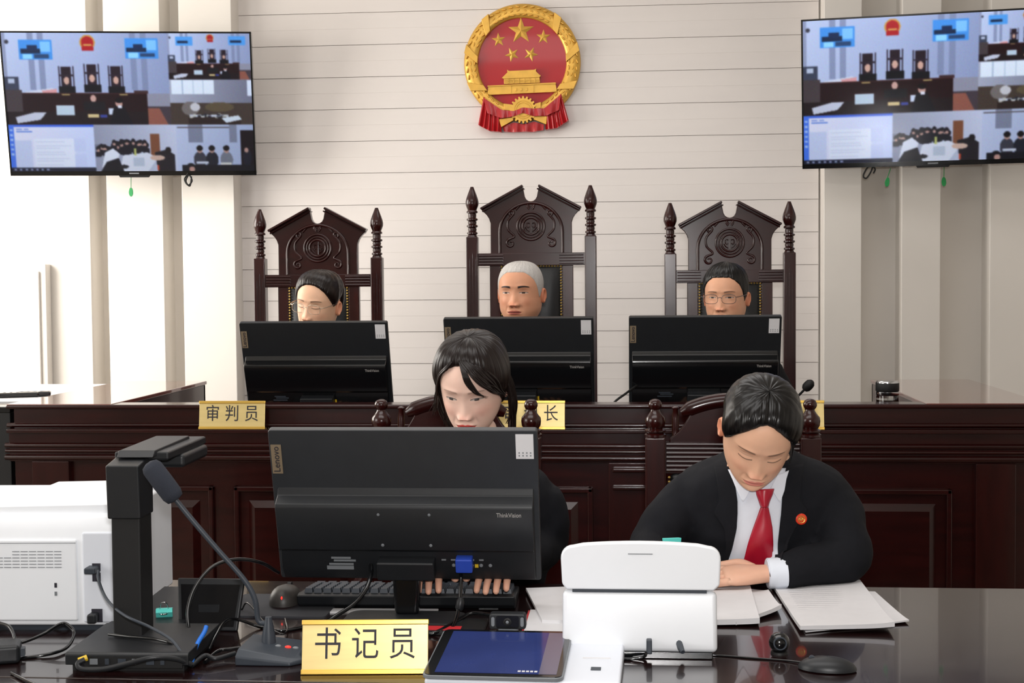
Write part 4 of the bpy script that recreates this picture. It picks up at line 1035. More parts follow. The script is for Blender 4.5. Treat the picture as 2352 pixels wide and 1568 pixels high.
obj('base', g, M_DGREY, mc, bevel=0.003)
sx = aZ(593, 1480, DZ + 0.04).x - mc.location.x
obj('collar', MB().lathe([(0.013, 0.022), (0.012, 0.040), (0.0075, 0.062), (0.006, 0.072)], 16, Matrix.Translation((sx, 0.012, 0))), M_DGREY, mc, smooth=50)
Ym = mc.location.y + 0.012
path = [Vector((sx, 0.012, 0.06))] + [aY(px, py, Ym + dy) - mc.location for px, py, dy in ((594, 1425, 0.0), (585, 1375, -0.002), (560, 1330, -0.005), (500, 1262, -0.012), (440, 1192, -0.02), (400, 1143, -0.025))]
obj('gooseneck', MB().tube(crv(path, 8), 0.0048, 10), M_DGREY, mc, smooth=60)
h0 = aY(405, 1148, Ym - 0.025) - mc.location; h1 = aY(340, 1062, Ym - 0.032) - mc.location
d = h1 - h0
obj('foam_head', MB().tube([h0 + d * u for u in (0, .03, .15, .5, .85, .95, 1.0)], [0.008, 0.0155, 0.019, 0.0195, 0.019, 0.015, 0.005], 16), mat('foam', (40, 44, 54), 0.9, bump=0.3, bscale=500), mc, smooth=70)
for i, x in enumerate((-0.002, 0.016, 0.030)):
    obj('button', MB().ell((mw - 0.052 + x, -0.002, 0.0225 - x * 0.1), (0.006, 0.004, 0.003), 10, 5), M_REDLED if i == 1 else M_GREY, mc)

# ---- keyboard
kb = thing('keyboard', 'black keyboard with raised keys beneath the large monitor', 'keyboard', (aZ(937, 1390, DZ).x, 2.925, DZ), math.radians(1.5))
kw = 0.226
prof = [(-0.075, 0.010), (-0.083, 0.030), (-0.066, 0.033), (0.075, 0.018), (0.078, 0.004), (0.0, 0.0), (-0.06, 0.0)]
obj('case', MB().prism(prof, -kw, kw, axis='x'), M_BLACK, kb, bevel=0.003)
key = None
for r in range(6):
    y = -0.058 + r * 0.0225
    z = 0.033 - (y + 0.066) * 0.106
    n = 22 if r < 5 else 13
    x = -kw + 0.012
    for k_ in range(n):
        wk = 0.0195 if r < 5 else (0.11 if k_ == 6 else 0.0245)
        if r == 0 and k_ in (1, 6, 11): x += 0.0; 
        sk = (r, k_)
        if r == 0 and k_ in (1,): x += 0.0
        if key is None:
            kk = MB()
            a, b2, hgt_ = 0.0088, 0.0068, 0.0105
            vs = [(-a, -0.0095, 0), (a, -0.0095, 0), (a, 0.0095, 0), (-a, 0.0095, 0), (-b2, -0.006, hgt_), (b2, -0.006, hgt_), (b2, 0.0075, hgt_), (-b2, 0.0075, hgt_)]
            kk.add(vs, [(4, 5, 6, 7), (0, 1, 5, 4), (1, 2, 6, 5), (2, 3, 7, 6), (3, 0, 4, 7)])
            ko = obj('key', kk, M_DGREY, kb, fix=False, smooth=20); key = ko
        else:
            ko = bpy.data.objects.new('key', key.data); COL.objects.link(ko); ko.parent = kb
        ko.location = (x + wk / 2, y, z - 0.001); ko.scale = (wk / 0.0195, 1, 1)
        x += wk + 0.0002
        if x > kw - 0.012: break
for s in (-1, 1):
    obj('foot', MB().box(s * 0.17 - 0.02, s * 0.17 + 0.02, -0.062, -0.045, 0, 0.018), M_BLACK, kb)

# ---- mouse on its pad
mp_ = aZ(640, 1398, DZ)
pad = obj('mouse_pad', MB().prism(rrect(0.22, 0.20, 0.012, 4), 0, 0.004, axis='z'), mat('mouse_pad_cloth', (50, 51, 56), 0.9, var=0.08, bump=0.2, bscale=600))
pad.location = (mp_.x + 0.005, mp_.y + 0.02, DZ); tag(pad, 'dark grey mouse pad under the computer mouse', 'mouse pad')
ms = thing('computer_mouse', 'black computer mouse with glowing red light on the mouse pad', 'mouse', (aZ(648, 1400, DZ).x, aZ(648, 1402, DZ).y + 0.045, DZ + 0.004))
rows = []
for i in range(9):
    v = i / 8
    row = []
    for k_ in range(20):
        a = 2 * math.pi * k_ / 20
        rr = (1 - v ** 2.4) ** 0.5 if v < 1 else 0.02
        row.append((0.033 * rr * math.cos(a) * (1 - 0.12 * math.sin(a)), 0.054 * rr * math.sin(a), 0.004 + 0.038 * v * (1 - 0.14 * math.sin(a) * rr)))
    rows.append(row)
obj('shell', MB().grid(rows, closed_u=True), mat('mouse_plastic', (50, 47, 45), 0.45, var=0.05), ms, smooth=80)
obj('red_light', MB().ell((0.002, -0.045, 0.020), (0.004, 0.006, 0.007), 10, 6), M_REDLED, ms)
obj('scroll_wheel', MB().tube([(-0.004, 0.03, 0.030), (0.004, 0.03, 0.030)], 0.010, 12), M_MATTEBLACK, ms)

# ---- white paper strip and black red-edged folder behind the name plate, webcam
pp = obj('paper_stack', MB().prism(rrect(0.225, 0.032, 0.004, 3), 0, 0.003, axis='z'), M_PAPER); pp.location = (aZ(865, 1425, DZ).x, 2.832, DZ); pp.rotation_euler = (0, 0, 0.03)
tag(pp, 'white paper strip lying between the monitor foot and the keyboard', 'paper')
fb = thing('folder', 'black folder with red label behind the tablet terminal', 'folder', (aZ(1030, 1440, DZ).x, 2.70, DZ))
obj('cover', MB().box(-0.075, 0.075, -0.055, 0.055, 0, 0.008), M_MATTEBLACK, fb, bevel=0.002)
obj('red_label', MB().box(-0.06, 0.03, -0.045, -0.015, 0.0079, 0.0090), M_RED, fb)
rf = thing('red_folder', 'red folder lying beneath the papers between webcam and scanner', 'folder', (-0.13, 2.72, DZ))
obj('cover', MB().box(-0.09, 0.10, -0.07, 0.12, 0, 0.005), M_RED, rf, bevel=0.001)
obj('inner_pages', MB().box(-0.085, 0.098, -0.066, 0.117, 0.001, 0.007), M_PAPER, rf)

# ---- payment-style terminal with blue screen
q0, q1, q2, q3 = aZ(982, 1562, DZ), aZ(1012, 1456, DZ + 0.03), aZ(1303, 1456, DZ + 0.03), aZ(1425, 1456, DZ + 0.03)
tm = thing('tablet_terminal', 'white terminal with slanted blue touch screen beside the large name plate', 'terminal', (-0.215, 2.46, DZ), math.radians(-1.5))
def tx(p): return p.x - tm.location.x
Yt0, Yt1 = 2.33, 2.55
lift0, lift1 = 0.012, 0.050
X0, X1 = aY(1000, 1500, 2.45).x + 0.215, aY(1308, 1500, 2.45).x + 0.215
X2 = aY(1432, 1500, 2.45).x + 0.215
sl = [(-0.15, 0.0), (-0.15, 0.012), (0.085, 0.030), (0.10, 0.027), (0.10, 0.0)]
obj('terminal_body', MB().prism(sl, X0 + 0.004, X2, axis='x'), M_WHITE2, tm, bevel=0.005, seg=3)
ang = math.atan2(0.018, 0.235)
TS = Matrix.Translation((0, -0.15, 0.012)) @ Matrix.Rotation(ang, 4, 'X')
L_ = math.hypot(0.235, 0.018)
pw_ = X1 - X0
obj('tablet_rim', MB().prism(rrect(pw_, L_ + 0.004, 0.014, 5, X0 + pw_ / 2, L_ / 2), 0.0, 0.0065, axis='z', M=TS), M_GREY, tm, bevel=0.001)
obj('tablet_glass', MB().prism(rrect(pw_ - 0.006, L_ - 0.002, 0.012, 5, X0 + pw_ / 2, L_ / 2), 0.0064, 0.0078, axis='z', M=TS), M_GLOSSBLACK, tm)
obj('blue_display', MB().box(X0 + 0.020, X1 - 0.042, 0.012, L_ - 0.012, 0.0076, 0.0083, M=TS), mat('blue_display', (40, 52, 104), 0.10, emit=0.18, var=0.12, vscale=9), tm)
obj('mauve_display', MB().box(X1 - 0.042, X1 - 0.012, 0.012, L_ - 0.012, 0.0076, 0.0083, M=TS), mat('mauve_display', (96, 92, 110), 0.15, emit=0.15, var=0.05), tm)
for i in range(5):
    obj('display_text', MB().box(X1 - 0.078 + i * 0.007, X1 - 0.073 + i * 0.007, 0.020, 0.026, 0.0082, 0.0087, M=TS), M_PAPER, tm)
obj('card_slot', MB().box((X1 + X2) / 2 - 0.022, (X1 + X2) / 2 + 0.026, 0.115, 0.119, -0.001, 0.0012, M=TS), M_PAPER, tm)
obj('card_window', MB().box((X1 + X2) / 2 - 0.005, (X1 + X2) / 2 + 0.012, 0.058, 0.072, -0.001, 0.0012, M=TS), M_DGREY, tm)
wc = thing('webcam', 'small black webcam mounted on the tablet terminal', 'webcam', (aY(1167, 1425, 2.565).x, 2.565, DZ))
zc_ = aY(1167, 1424, 2.565).z - DZ
ww = (aY(1209, 1425, 2.565).x - aY(1125, 1425, 2.565).x) / 2
obj('case', MB().prism(rrect(ww * 2, 0.029, 0.006, 5, 0, zc_), -0.012, 0.012), M_BLACK, wc, bevel=0.003)
fp = obj('front_panel', MB().prism(rrect(ww * 2 * 0.62, 0.023, 0.004, 4, 0, zc_), -0.0135, -0.011), M_GLOSSBLACK, wc)
obj('lens', MB().lathe([(0.0075, 0), (0.0075, 0.002), (0.005, 0.003), (0.004, 0.002)], 16, Matrix.Translation((0, -0.013, zc_)) @ Matrix.Rotation(math.radians(90), 4, 'X')), M_MATTEBLACK, wc)
obj('lens_glass', MB().ell((0, -0.0155, zc_), (0.003, 0.0015, 0.003), 10, 6), M_GREY, wc)
for s in (-1, 1):
    obj('side_light', MB().prism(rrect(0.006, 0.017, 0.0028, 4, s * (ww - 0.007), zc_), -0.0132, -0.011), M_GREY, wc)
obj('mount', MB().box(-0.018, 0.018, -0.010, 0.012, 0.0, zc_ - 0.012), M_GREY, wc, bevel=0.003)

# ---- document scanner
sc0, sc1 = aY(1291, 1400, 2.50).x, aY(1648, 1400, 2.50).x
ds = thing('document_scanner', 'white upright document scanner with raised tray in front of the clerk in red tie', 'scanner', ((sc0 + sc1) / 2, 2.52, DZ))
sw = (sc1 - sc0) / 2
zl = aY(1470, 1362, 2.50).z - DZ
body = [(-0.020, 0.012), (-0.022, 0.030), (-0.004, zl), (0.035, zl - 0.004), (0.10, 0.06), (0.12, 0.012)]
obj('body', MB().prism(body, -sw, sw, axis='x'), M_WHITE, ds, bevel=0.009, seg=4)
zt_ = aY(1470, 1250, 2.50).z - DZ
tu0, tu1 = aY(1287, 1300, 2.50).x - ds.location.x, aY(1657, 1300, 2.50).x - ds.location.x
nt_ = 12
tray = [(tu0 + 0.010, zl + 0.002), (tu0 + 0.002, zl + 0.012)]
tray += [(tu0, zt_ - 0.030)] + [(tu0 + 0.022 - 0.022 * math.cos(a), zt_ - 0.028 + 0.022 * math.sin(a)) for a in np.linspace(0.2, math.pi / 2, 6)]
tray += [(x, zt_ - 0.006 + 0.008 * (1 - ((x - (tu0 + tu1) / 2) / ((tu1 - tu0) / 2)) ** 2)) for x in np.linspace(tu0 + 0.04, tu1 - 0.04, 9)]
tray += [(tu1 - 0.022 + 0.022 * math.sin(a), zt_ - 0.028 + 0.022 * math.cos(a)) for a in np.linspace(0, math.pi / 2 - 0.2, 6)] + [(tu1, zt_ - 0.030), (tu1 - 0.002, zl + 0.012), (tu1 - 0.012, zl + 0.002)]
obj('paper_tray', MB().prism(tray, -0.006, 0.010, M=Matrix.Translation((0, 0, 0)) ), M_WHITE, ds, bevel=0.004, seg=3)
obj('tray_gap', MB().box(-sw + 0.018, sw - 0.018, -0.0055, 0.02, zl - 0.0022, zl + 0.003), M_DGREY, ds)
obj('seam', MB().box(-sw + 0.014, -sw + 0.0148, -0.0235, 0.02, 0.03, zl - 0.008), M_GREY, ds) if False else None
obj('badge', MB().box(0.0 - 0.020, 0.024, -0.0068, -0.005, zt_ - 0.0205, zt_ - 0.019), M_GREY, ds)
obj('lower_base', MB().box(-sw + 0.012, sw - 0.008, -0.018, 0.115, 0.0, 0.013), M_GLOSSBLACK, ds, bevel=0.002)
obj('usb_plug', MB().box(0.012, 0.022, -0.034, -0.018, 0.012, 0.038), M_DGREY, ds, bevel=0.002)
obj('power_plug', MB().tube([(0.070, -0.018, 0.030), (0.072, -0.032, 0.026), (0.076, -0.044, 0.020)], [0.006, 0.006, 0.004], 10), M_DGREY, ds)

# ---- papers and case files at the right
def paper(name, label, corners, z, th, m=M_PAPER, curl=0.0, n=14, cat='paper', group=None):
    """corners: four pixel corners (near-left, near-right, far-right, far-left) on height z"""
    c = [aZ(px, py, z) for px, py in corners]
    o0 = sum(c, Vector()) / 4
    rows_t = []; rows_b = []
    for i in range(n + 1):
        v = i / n; rt = []; rb = []
        for j in range(n + 1):
            u = j / n
            p = (c[0] * (1 - u) + c[1] * u) * (1 - v) + (c[3] * (1 - u) + c[2] * u) * v - o0
            lift = curl * (math.exp(-v / 0.16) * (0.5 + 0.5 * u) + 0.5 * math.exp(-(1 - u) / 0.14)) if curl else 0
            rt.append((p.x, p.y, th + lift)); rb.append((p.x, p.y, 0 + lift * 0.8))
        rows_t.append(rt); rows_b.append(rb)
    g = MB().grid(rows_t); g.grid(rows_b); g.grid([rows_t[0], rows_b[0]]); g.grid([rows_t[-1], rows_b[-1]]); g.grid([[r[0] for r in rows_t], [r[0] for r in rows_b]]); g.grid([[r[-1] for r in rows_t], [r[-1] for r in rows_b]])
    t = thing(name, label, cat, (o0.x, o0.y, z), 0, group)
    obj('sheet', g, m, t, smooth=40)
    return t, c, o0
def print_lines(t, c, o0, z, n, u0=0.12, u1=0.86, v0=0.30, v1=0.86):
    for i in range(n):
        v = v0 + (v1 - v0) * i / (n - 1); g = MB(); a = u0; b = u1 if i % 5 else u1 - 0.2
        pa = ((c[0] * (1 - a) + c[1] * a) * (1 - v) + (c[3] * (1 - a) + c[2] * a) * v) - o0
        pb = ((c[0] * (1 - b) + c[1] * b) * (1 - v) + (c[3] * (1 - b) + c[2] * b) * v) - o0
        dd = Vector((0, 0.0016, 0)); z_ = z
        g.add([(pa.x, pa.y, z_), (pb.x, pb.y, z_), (pb.x, pb.y + 0.0016, z_), (pa.x, pa.y + 0.0016, z_)], [(0, 1, 2, 3)])
        obj('print_line', g, mat('print_grey', (196, 196, 200), 0.8, var=0.0), t, fix=False)
t_, c_, o_ = paper('paper_stack', 'loose stack of printed sheets beside the bent arm of the clerk in red tie', [(1838, 1450), (2055, 1450), (1975, 1342), (1768, 1338)], DZ + 0.004, 0.007, curl=0.008)
print_lines(t_, c_, o_, 0.0076, 13, v0=0.34, v1=0.88)
paper('paper_sheet', 'white sheet with curled corner sticking out under the loose printed stack', [(1850, 1454), (2088, 1432), (2010, 1362), (1790, 1345)], DZ, 0.002, curl=0.004)
t_, c_, o_ = paper('case_file', 'opened case file under the hand of the clerk in red tie', [(1560, 1438), (1745, 1437), (1722, 1352), (1560, 1352)], DZ + 0.002, 0.010, curl=0.004)
paper('case_file', 'white file pages with raised dark edge between the two paper piles', [(1690, 1440), (1795, 1410), (1765, 1365), (1690, 1352)], DZ, 0.006, curl=0.010)
paper('paper_stack', 'pale sheets showing between the webcam and the scanner', [(1245, 1430), (1330, 1432), (1330, 1352), (1208, 1356)], DZ + 0.007, 0.006)
cp = aZ(1545, 1262, DZ + 0.115)
clip('teal binder clip peeping over the scanner tray', (aY(1543, 1254, 2.62).x, 2.62, aY(1543, 1235, 2.62).z), math.radians(14), math.radians(172))
nb = thing('notebook_stack', 'dark case folders standing hidden behind the scanner under the teal clip', 'folder', (aY(1543, 1300, 2.66).x, 2.66, DZ))
obj('cover', MB().box(-0.05, 0.05, -0.03, 0.05, 0.0, aY(1543, 1266, 2.62).z - DZ), M_MATTEBLACK, nb, bevel=0.003)
obj('pages', MB().box(-0.048, 0.051, -0.025, 0.048, 0.004, aY(1543, 1272, 2.62).z - DZ), M_PAPER, nb)
bm_ = aZ(1790, 1500, DZ)
t = thing('webcam_ball', 'small glossy black ball camera on the desk near the scanner cable', 'camera', (bm_.x, bm_.y, DZ))
obj('ball', MB().ell((0, 0, 0.020), (0.019, 0.019, 0.019), 18, 12), M_GLOSSBLACK, t, smooth=90)
obj('lens_ring', MB().tube([(0.011 * math.cos(a), -0.0165, 0.022 + 0.011 * math.sin(a)) for a in np.linspace(0, 2 * math.pi, 20)], 0.0016, 6), M_DGREY, t)
obj('stand', MB().lathe([(0.016, 0), (0.015, 0.004), (0.008, 0.006)], 16), M_MATTEBLACK, t)
om = aZ(1900, 1538, DZ)
t = thing('computer_mouse', 'flat dark mouse at the end of the thin scanner-side cable', 'mouse', (om.x, om.y, DZ), math.radians(80))
rows = []
for i in range(8):
    v = i / 7; rr = (1 - v ** 2.2) ** 0.5 if v < 1 else 0.02
    rows.append([(0.030 * rr * math.cos(a), 0.050 * rr * math.sin(a), 0.002 + 0.022 * v) for a in np.linspace(0, 2 * math.pi, 20, endpoint=False)])
obj('shell', MB().grid(rows, closed_u=True), M_BLACK, t, smooth=80)
obj('scroll_wheel', MB().tube([(-0.003, 0.026, 0.018), (0.003, 0.026, 0.018)], 0.006, 10), M_DGREY, t)

# ---- power brick at the left edge
t = thing('power_adapter', 'black power adapter at the desk edge below the printer', 'adapter', (aZ(8, 1530, DZ).x - 0.03, aZ(8, 1530, DZ).y + 0.03, DZ), math.radians(20))
obj('case', MB().box(-0.045, 0.045, -0.03, 0.03, 0, 0.034), M_BLACK, t, bevel=0.008, seg=3)
obj('socket', MB().box(0.044, 0.052, -0.01, 0.01, 0.008, 0.022), M_DGREY, t)

# ---- cables lying on the desk
def cable(label, pts, r, m=M_GLOSSBLACK, name='cable', n=8):
    """pts: (px, py, height above the desk)"""
    P = [aZ(px, py, DZ + h + r) for px, py, h in pts]
    o = obj(name, MB().tube(crv(P, n), r, 8), m, smooth=80)
    return tag(o, label, 'cable')
def acable(label, pts, r, m=M_GLOSSBLACK):
    """pts: (px, py, Y) for spans that hang in the air"""
    o = obj('cable', MB().tube(crv([aY(*p) for p in pts], 8), r, 8), m, smooth=80)
    return tag(o, label, 'cable')
acable('thin dark cable from the printer port to the tangle by the microphone', [(226, 1310, 2.60), (226, 1330, 2.585), (245, 1375, 2.56), (285, 1412, 2.44), (345, 1440, 2.42), (395, 1470, 2.40), (425, 1510, 2.38)], 0.0028, M_DGREY)
cable('black cable across the document camera base into the tangle', [(250, 1456, 0.036), (300, 1462, 0.036), (360, 1468, 0.036), (400, 1480, 0.030), (430, 1500, 0.004), (470, 1510, 0.0)], 0.003)
acable('thick black cable curling in front of the document camera base', [(195, 1514, 2.35), (178, 1524, 2.345), (190, 1536, 2.34), (240, 1536, 2.335), (300, 1522, 2.335), (350, 1510, 2.34), (400, 1512, 2.36), (440, 1525, 2.38)], 0.0048, M_BLACK)
tag(obj('cable_plug', MB().tube([aY(180, 1517, 2.352), aY(200, 1510, 2.36)], [0.005, 0.0055], 10), M_YELLOW), 'yellow cable plug at the document camera base', 'plug')
acable('black cable arching from behind the large monitor down to the desk', [(440, 1470, 2.52), (433, 1440, 2.55), (432, 1395, 2.58), (450, 1345, 2.62), (490, 1300, 2.66), (545, 1284, 2.70), (600, 1292, 2.74), (640, 1315, 2.80)], 0.0036)
acable('black loop of cable lying in front of the printer', [(0, 1430, 2.50), (22, 1440, 2.48), (34, 1470, 2.46), (32, 1512, 2.44), (60, 1510, 2.44), (120, 1500, 2.46), (155, 1485, 2.50), (170, 1455, 2.54), (158, 1436, 2.55), (140, 1432, 2.55), (100, 1455, 2.52), (60, 1472, 2.50), (25, 1480, 2.48)], 0.0032)
cable('black cable running off along the desk edge below the printer', [(26, 1545, 0), (60, 1562, 0), (100, 1580, 0)], 0.003)
acable('blue network cable by the microphone base', [(474, 1438, 2.47), (469, 1452, 2.46), (455, 1475, 2.44), (445, 1500, 2.42), (440, 1522, 2.40)], 0.0042, M_BLUECABLE)
cable('black cable bent between the small tablet and the microphone base', [(480, 1492, 0.004), (495, 1460, 0.018), (518, 1425, 0.030), (545, 1422, 0.02), (600, 1440, 0.0), (640, 1448, 0), (695, 1440, 0), (745, 1425, 0)], 0.0032)
cable('thin black mouse cable curving over the mouse pad', [(655, 1420, 0.006), (660, 1445, 0.005), (645, 1455, 0.005), (610, 1432, 0.005), (570, 1385, 0.02), (555, 1400, 0.004)], 0.0018)
cable('short black cable entering the microphone base', [(470, 1520, 0), (500, 1495, 0.006), (530, 1490, 0.008), (552, 1487, 0.010)], 0.0035)
cable('black connector lead tangled left of the microphone base', [(440, 1528, 0), (470, 1505, 0.01), (495, 1512, 0.006), (540, 1500, 0.008)], 0.0045, M_BLACK)
acable('black power cable hanging from the large monitor to the desk', [(852, 1295, 2.80), (852, 1315, 2.77), (842, 1350, 2.74), (815, 1385, 2.72), (770, 1415, 2.70), (745, 1430, 2.68)], 0.0045)
acable('black video cable with thick bead hanging from the blue plug', [(1058, 1306, 2.80), (1059, 1330, 2.78), (1057, 1375, 2.76), (1054, 1395, 2.755), (1048, 1420, 2.72), (1040, 1440, 2.68)], 0.0035)
tag(obj('ferrite_bead', MB().tube([aY(1059, 1372, 2.758), aY(1058, 1380, 2.757), aY(1055, 1396, 2.755), aY(1054, 1402, 2.754)], [0.005, 0.0085, 0.0085, 0.006], 12), M_BLACK), 'thick black bead on the video cable', 'cable bead')
cable('black cable from the webcam towards the large name plate', [(1130, 1412, 0.02), (1085, 1408, 0.012), (1050, 1425, 0.006), (1010, 1448, 0.004), (985, 1456, 0.0)], 0.0038)
cable('thin black cable from the scanner running to the flat mouse', [(1540, 1492, 0.012), (1560, 1500, 0.004), (1640, 1504, 0), (1720, 1510, 0), (1800, 1516, 0), (1855, 1522, 0.002)], 0.0019)
cable('black cable from the scanner plug towards the terminal', [(1484, 1500, 0.012), (1478, 1508, 0.004), (1450, 1513, 0), (1425, 1512, 0)], 0.003)

# ================================================================== PEOPLE
HROWS = np.array([  # z, half width, front y, back y  (head frame: origin between the ears at eye height, face towards -y)
    (0.1135, 0.0005, 0.008, 0.010), (0.1115, 0.020, -0.014, 0.034), (0.105, 0.040, -0.040, 0.060), (0.093, 0.055, -0.060, 0.080), (0.075, 0.066, -0.0755, 0.093),
    (0.052, 0.0730, -0.0860, 0.100), (0.030, 0.0755, -0.0905, 0.101), (0.012, 0.0755, -0.0900, 0.099), (-0.006, 0.0748, -0.0880, 0.095), (-0.025, 0.0728, -0.0885, 0.087),
    (-0.045, 0.0695, -0.0895, 0.077), (-0.062, 0.0655, -0.0905, 0.068), (-0.080, 0.0590, -0.0890, 0.060), (-0.096, 0.0500, -0.0860, 0.055), (-0.108, 0.0410, -0.0800, 0.052),
    (-0.117, 0.0380, -0.0660, 0.051), (-0.123, 0.0420, -0.0480, 0.051), (-0.132, 0.0470, -0.0360, 0.052), (-0.148, 0.0490, -0.0310, 0.054)])
NPH = 280
def phis(n=NPH):
    u = np.linspace(-1, 1, n, endpoint=False)
    return np.pi * (0.45 * u + 0.55 * u ** 3)          # denser at the face
def crom(tab, t):
    n = len(tab) - 1
    i = np.clip(np.floor(t).astype(int), 0, n - 1); f = (t - i)[:, None]
    a, b, c, d = tab[np.maximum(i - 1, 0)], tab[i], tab[i + 1], tab[np.minimum(i + 2, n)]
    return 0.5 * (2 * b + (c - a) * f + (2 * a - 5 * b + 4 * c - d) * f ** 2 + (3 * b - a - 3 * c + d) * f ** 3)
def head_surface(t, phi, fat=1.0):
    """t: float rows in HROWS index space, phi: angles; returns (R,C,3)"""
    p = crom(HROWS, np.asarray(t, float))
    z, w, yf, yb = (p[:, k][:, None] for k in range(4))
    ymid = 0.008
    s, c = np.sin(phi)[None, :], np.cos(phi)[None, :]
    e = 0.92
    x = w * np.sign(s) * np.abs(s) ** e
    front = (yf - ymid) * np.abs(c) ** e; back = (yb - ymid) * np.abs(c) ** e
    y = ymid + np.where(c > 0, front, back)
    x = x * np.where(z < -0.02, 1 + (fat - 1) * np.clip((-0.02 - z) / 0.05, 0, 1), 1)
    return np.stack([x, y, np.broadcast_to(z, x.shape)], -1)
def G(a, s): return np.exp(-(a / s) ** 2)
def sm(a, lo, hi):
    t = np.clip((a - lo) / (hi - lo), 0, 1); return t * t * (3 - 2 * t)
def face_features(P, nose=1.0, lipf=1.0):
    x, y, z = P[..., 0], P[..., 1], P[..., 2]
    front = sm(-y, 0.01, 0.05); ax = np.abs(x)
    t = np.clip((0.004 - z) / 0.049, 0, 1)
    h = (0.0015 + 0.0165 * t ** 1.5) * nose * sm(z, -0.056, -0.046) * (1 - sm(z, 0.0, 0.014))
    d = h * np.exp(-(ax / (0.0085 + 0.0050 * t)) ** 2.0)
    d += 0.0095 * nose * G(ax - 0.0125, 0.0062) * G(z + 0.047, 0.0075)
    d -= 0.0075 * G(ax - 0.030, 0.015) * G(z - 0.004, 0.010)
    d += 0.0055 * G(ax - 0.0315, 0.0125) * G(z + 0.001, 0.0080)
    d += 0.0030 * G(ax - 0.028, 0.022) * G(z - 0.0215, 0.007)
    d += 0.0045 * G(ax - 0.040, 0.018) * G(z + 0.032, 0.017)
    m = np.exp(-(ax / 0.0215) ** 4)
    d += lipf * (0.0048 * m * G(z + 0.0690, 0.0040) + 0.0055 * m * G(z + 0.0785, 0.0048) - 0.0035 * np.exp(-(ax / 0.023) ** 6) * G(z + 0.0735, 0.0014))
    d -= 0.0035 * G(x, 0.02) * G(z + 0.0885, 0.0055)
    d += 0.0055 * G(x, 0.019) * G(z + 0.103, 0.010)
    d -= 0.0022 * G(ax - 0.026 - 0.25 * (-0.055 - z), 0.004) * G(z + 0.058, 0.012)
    Q = P.copy(); Q[..., 1] -= d * front
    return Q
def face_paint(P, skin, lips, brow, eye, hairline=None, hair=None, blush=0.06):
    x, y, z = P[..., 0], P[..., 1], P[..., 2]; ax = np.abs(x)
    front = sm(-y, 0.0, 0.03)
    L = lambda c: np.array(lin(c)[:3])
    C = np.broadcast_to(L(skin), P.shape).copy()
    def mixc(c, a):
        nonlocal C
        a = np.clip(a, 0, 1)[..., None]; C = C * (1 - a) + L(c) * a
    red = tuple(np.array(skin) * np.array((1.0, 0.82, 0.80)))
    mixc(red, blush * 8 * G(ax - 0.042, 0.02) * G(z + 0.036, 0.018) * front * 0.6)
    mixc(red, 0.5 * G(x, 0.014) * G(z + 0.046, 0.010) * front)
    dark = tuple(np.array(skin) * 0.72)
    mixc(dark, 0.45 * G(ax - 0.030, 0.014) * G(z - 0.006, 0.006) * front)
    u = np.clip(x / 0.0235, -1, 1); q = 1 - u ** 2
    zu = -0.0735 + 0.0078 * q ** 0.7 - 0.0016 * G(x, 0.004); zl = -0.0735 - 0.0085 * q ** 0.8
    mixc(lips, front * sm(z, zl - 0.0012, zl + 0.0006) * (1 - sm(z, zu - 0.0006, zu + 0.0012)) * (np.abs(x) < 0.0235))
    mixc(tuple(np.array(lips) * 0.45), front * 0.9 * G(z + 0.0735 - 0.05 * x * x / 0.0235, 0.0011) * (ax < 0.0245))
    t = (ax - 0.0125) / 0.038
    zb = 0.0190 + 0.0042 * np.sin(np.clip(t, 0, 1) * 2.7) - 0.0015 * np.clip(t, 0, 1)
    th = (0.0042 + 0.0016 * (brow[1] > 0.9)) * (1 - 0.55 * np.clip(t, 0, 1))
    mixc(brow[0], brow[1] * front * (1 - sm(np.abs(z - zb), th * 0.45, th * 1.05)) * sm(t, -0.05, 0.10) * (1 - sm(t, 0.92, 1.05)))
    ex = (ax - 0.0315) / 0.0150; inside = np.abs(ex) < 1
    if eye > 0:
        hu = 0.0052 * eye * np.sqrt(np.clip(1 - ex ** 2, 0, 1)); hl = 0.0030 * eye * np.sqrt(np.clip(1 - ex ** 2, 0, 1))
        op = inside * sm(z, -0.0015 - hl - 0.0008, -0.0015 - hl + 0.0004) * (1 - sm(z, -0.0015 + hu - 0.0004, -0.0015 + hu + 0.0008)) * front
        mixc((188, 170, 160), op)
        mixc((34, 22, 18), op * (1 - sm(np.hypot(ax - 0.0315, z + 0.0008), 0.0050, 0.0062)))
        mixc((26, 18, 16), front * inside * G(z + 0.0015 - hu, 0.0011) * 0.95)
        mixc(dark, front * inside * G(z + 0.0015 - hu - 0.0042, 0.0009) * 0.6)
    else:
        zc = -0.0045 - 0.0022 * (1 - ex ** 2)
        mixc((30, 20, 18), front * inside * G(z - zc, 0.0013) * 0.92)
        mixc(dark, front * inside * G(z - zc - 0.0095, 0.0010) * 0.55)
    mixc(tuple(np.array(skin) * 0.30), front * G(ax - 0.0068, 0.0032) * G(z + 0.0540, 0.0022) * 0.9)
    mixc(dark, front * 0.5 * G(ax - 0.0195, 0.003) * G(z + 0.0475, 0.006))
    if hairline is not None:
        ph = np.degrees(np.arctan2(x, -y)); hz = np.interp(np.abs(ph), *hairline)
        mixc(hair, sm(z, hz - 0.004, hz + 0.006))
    return C
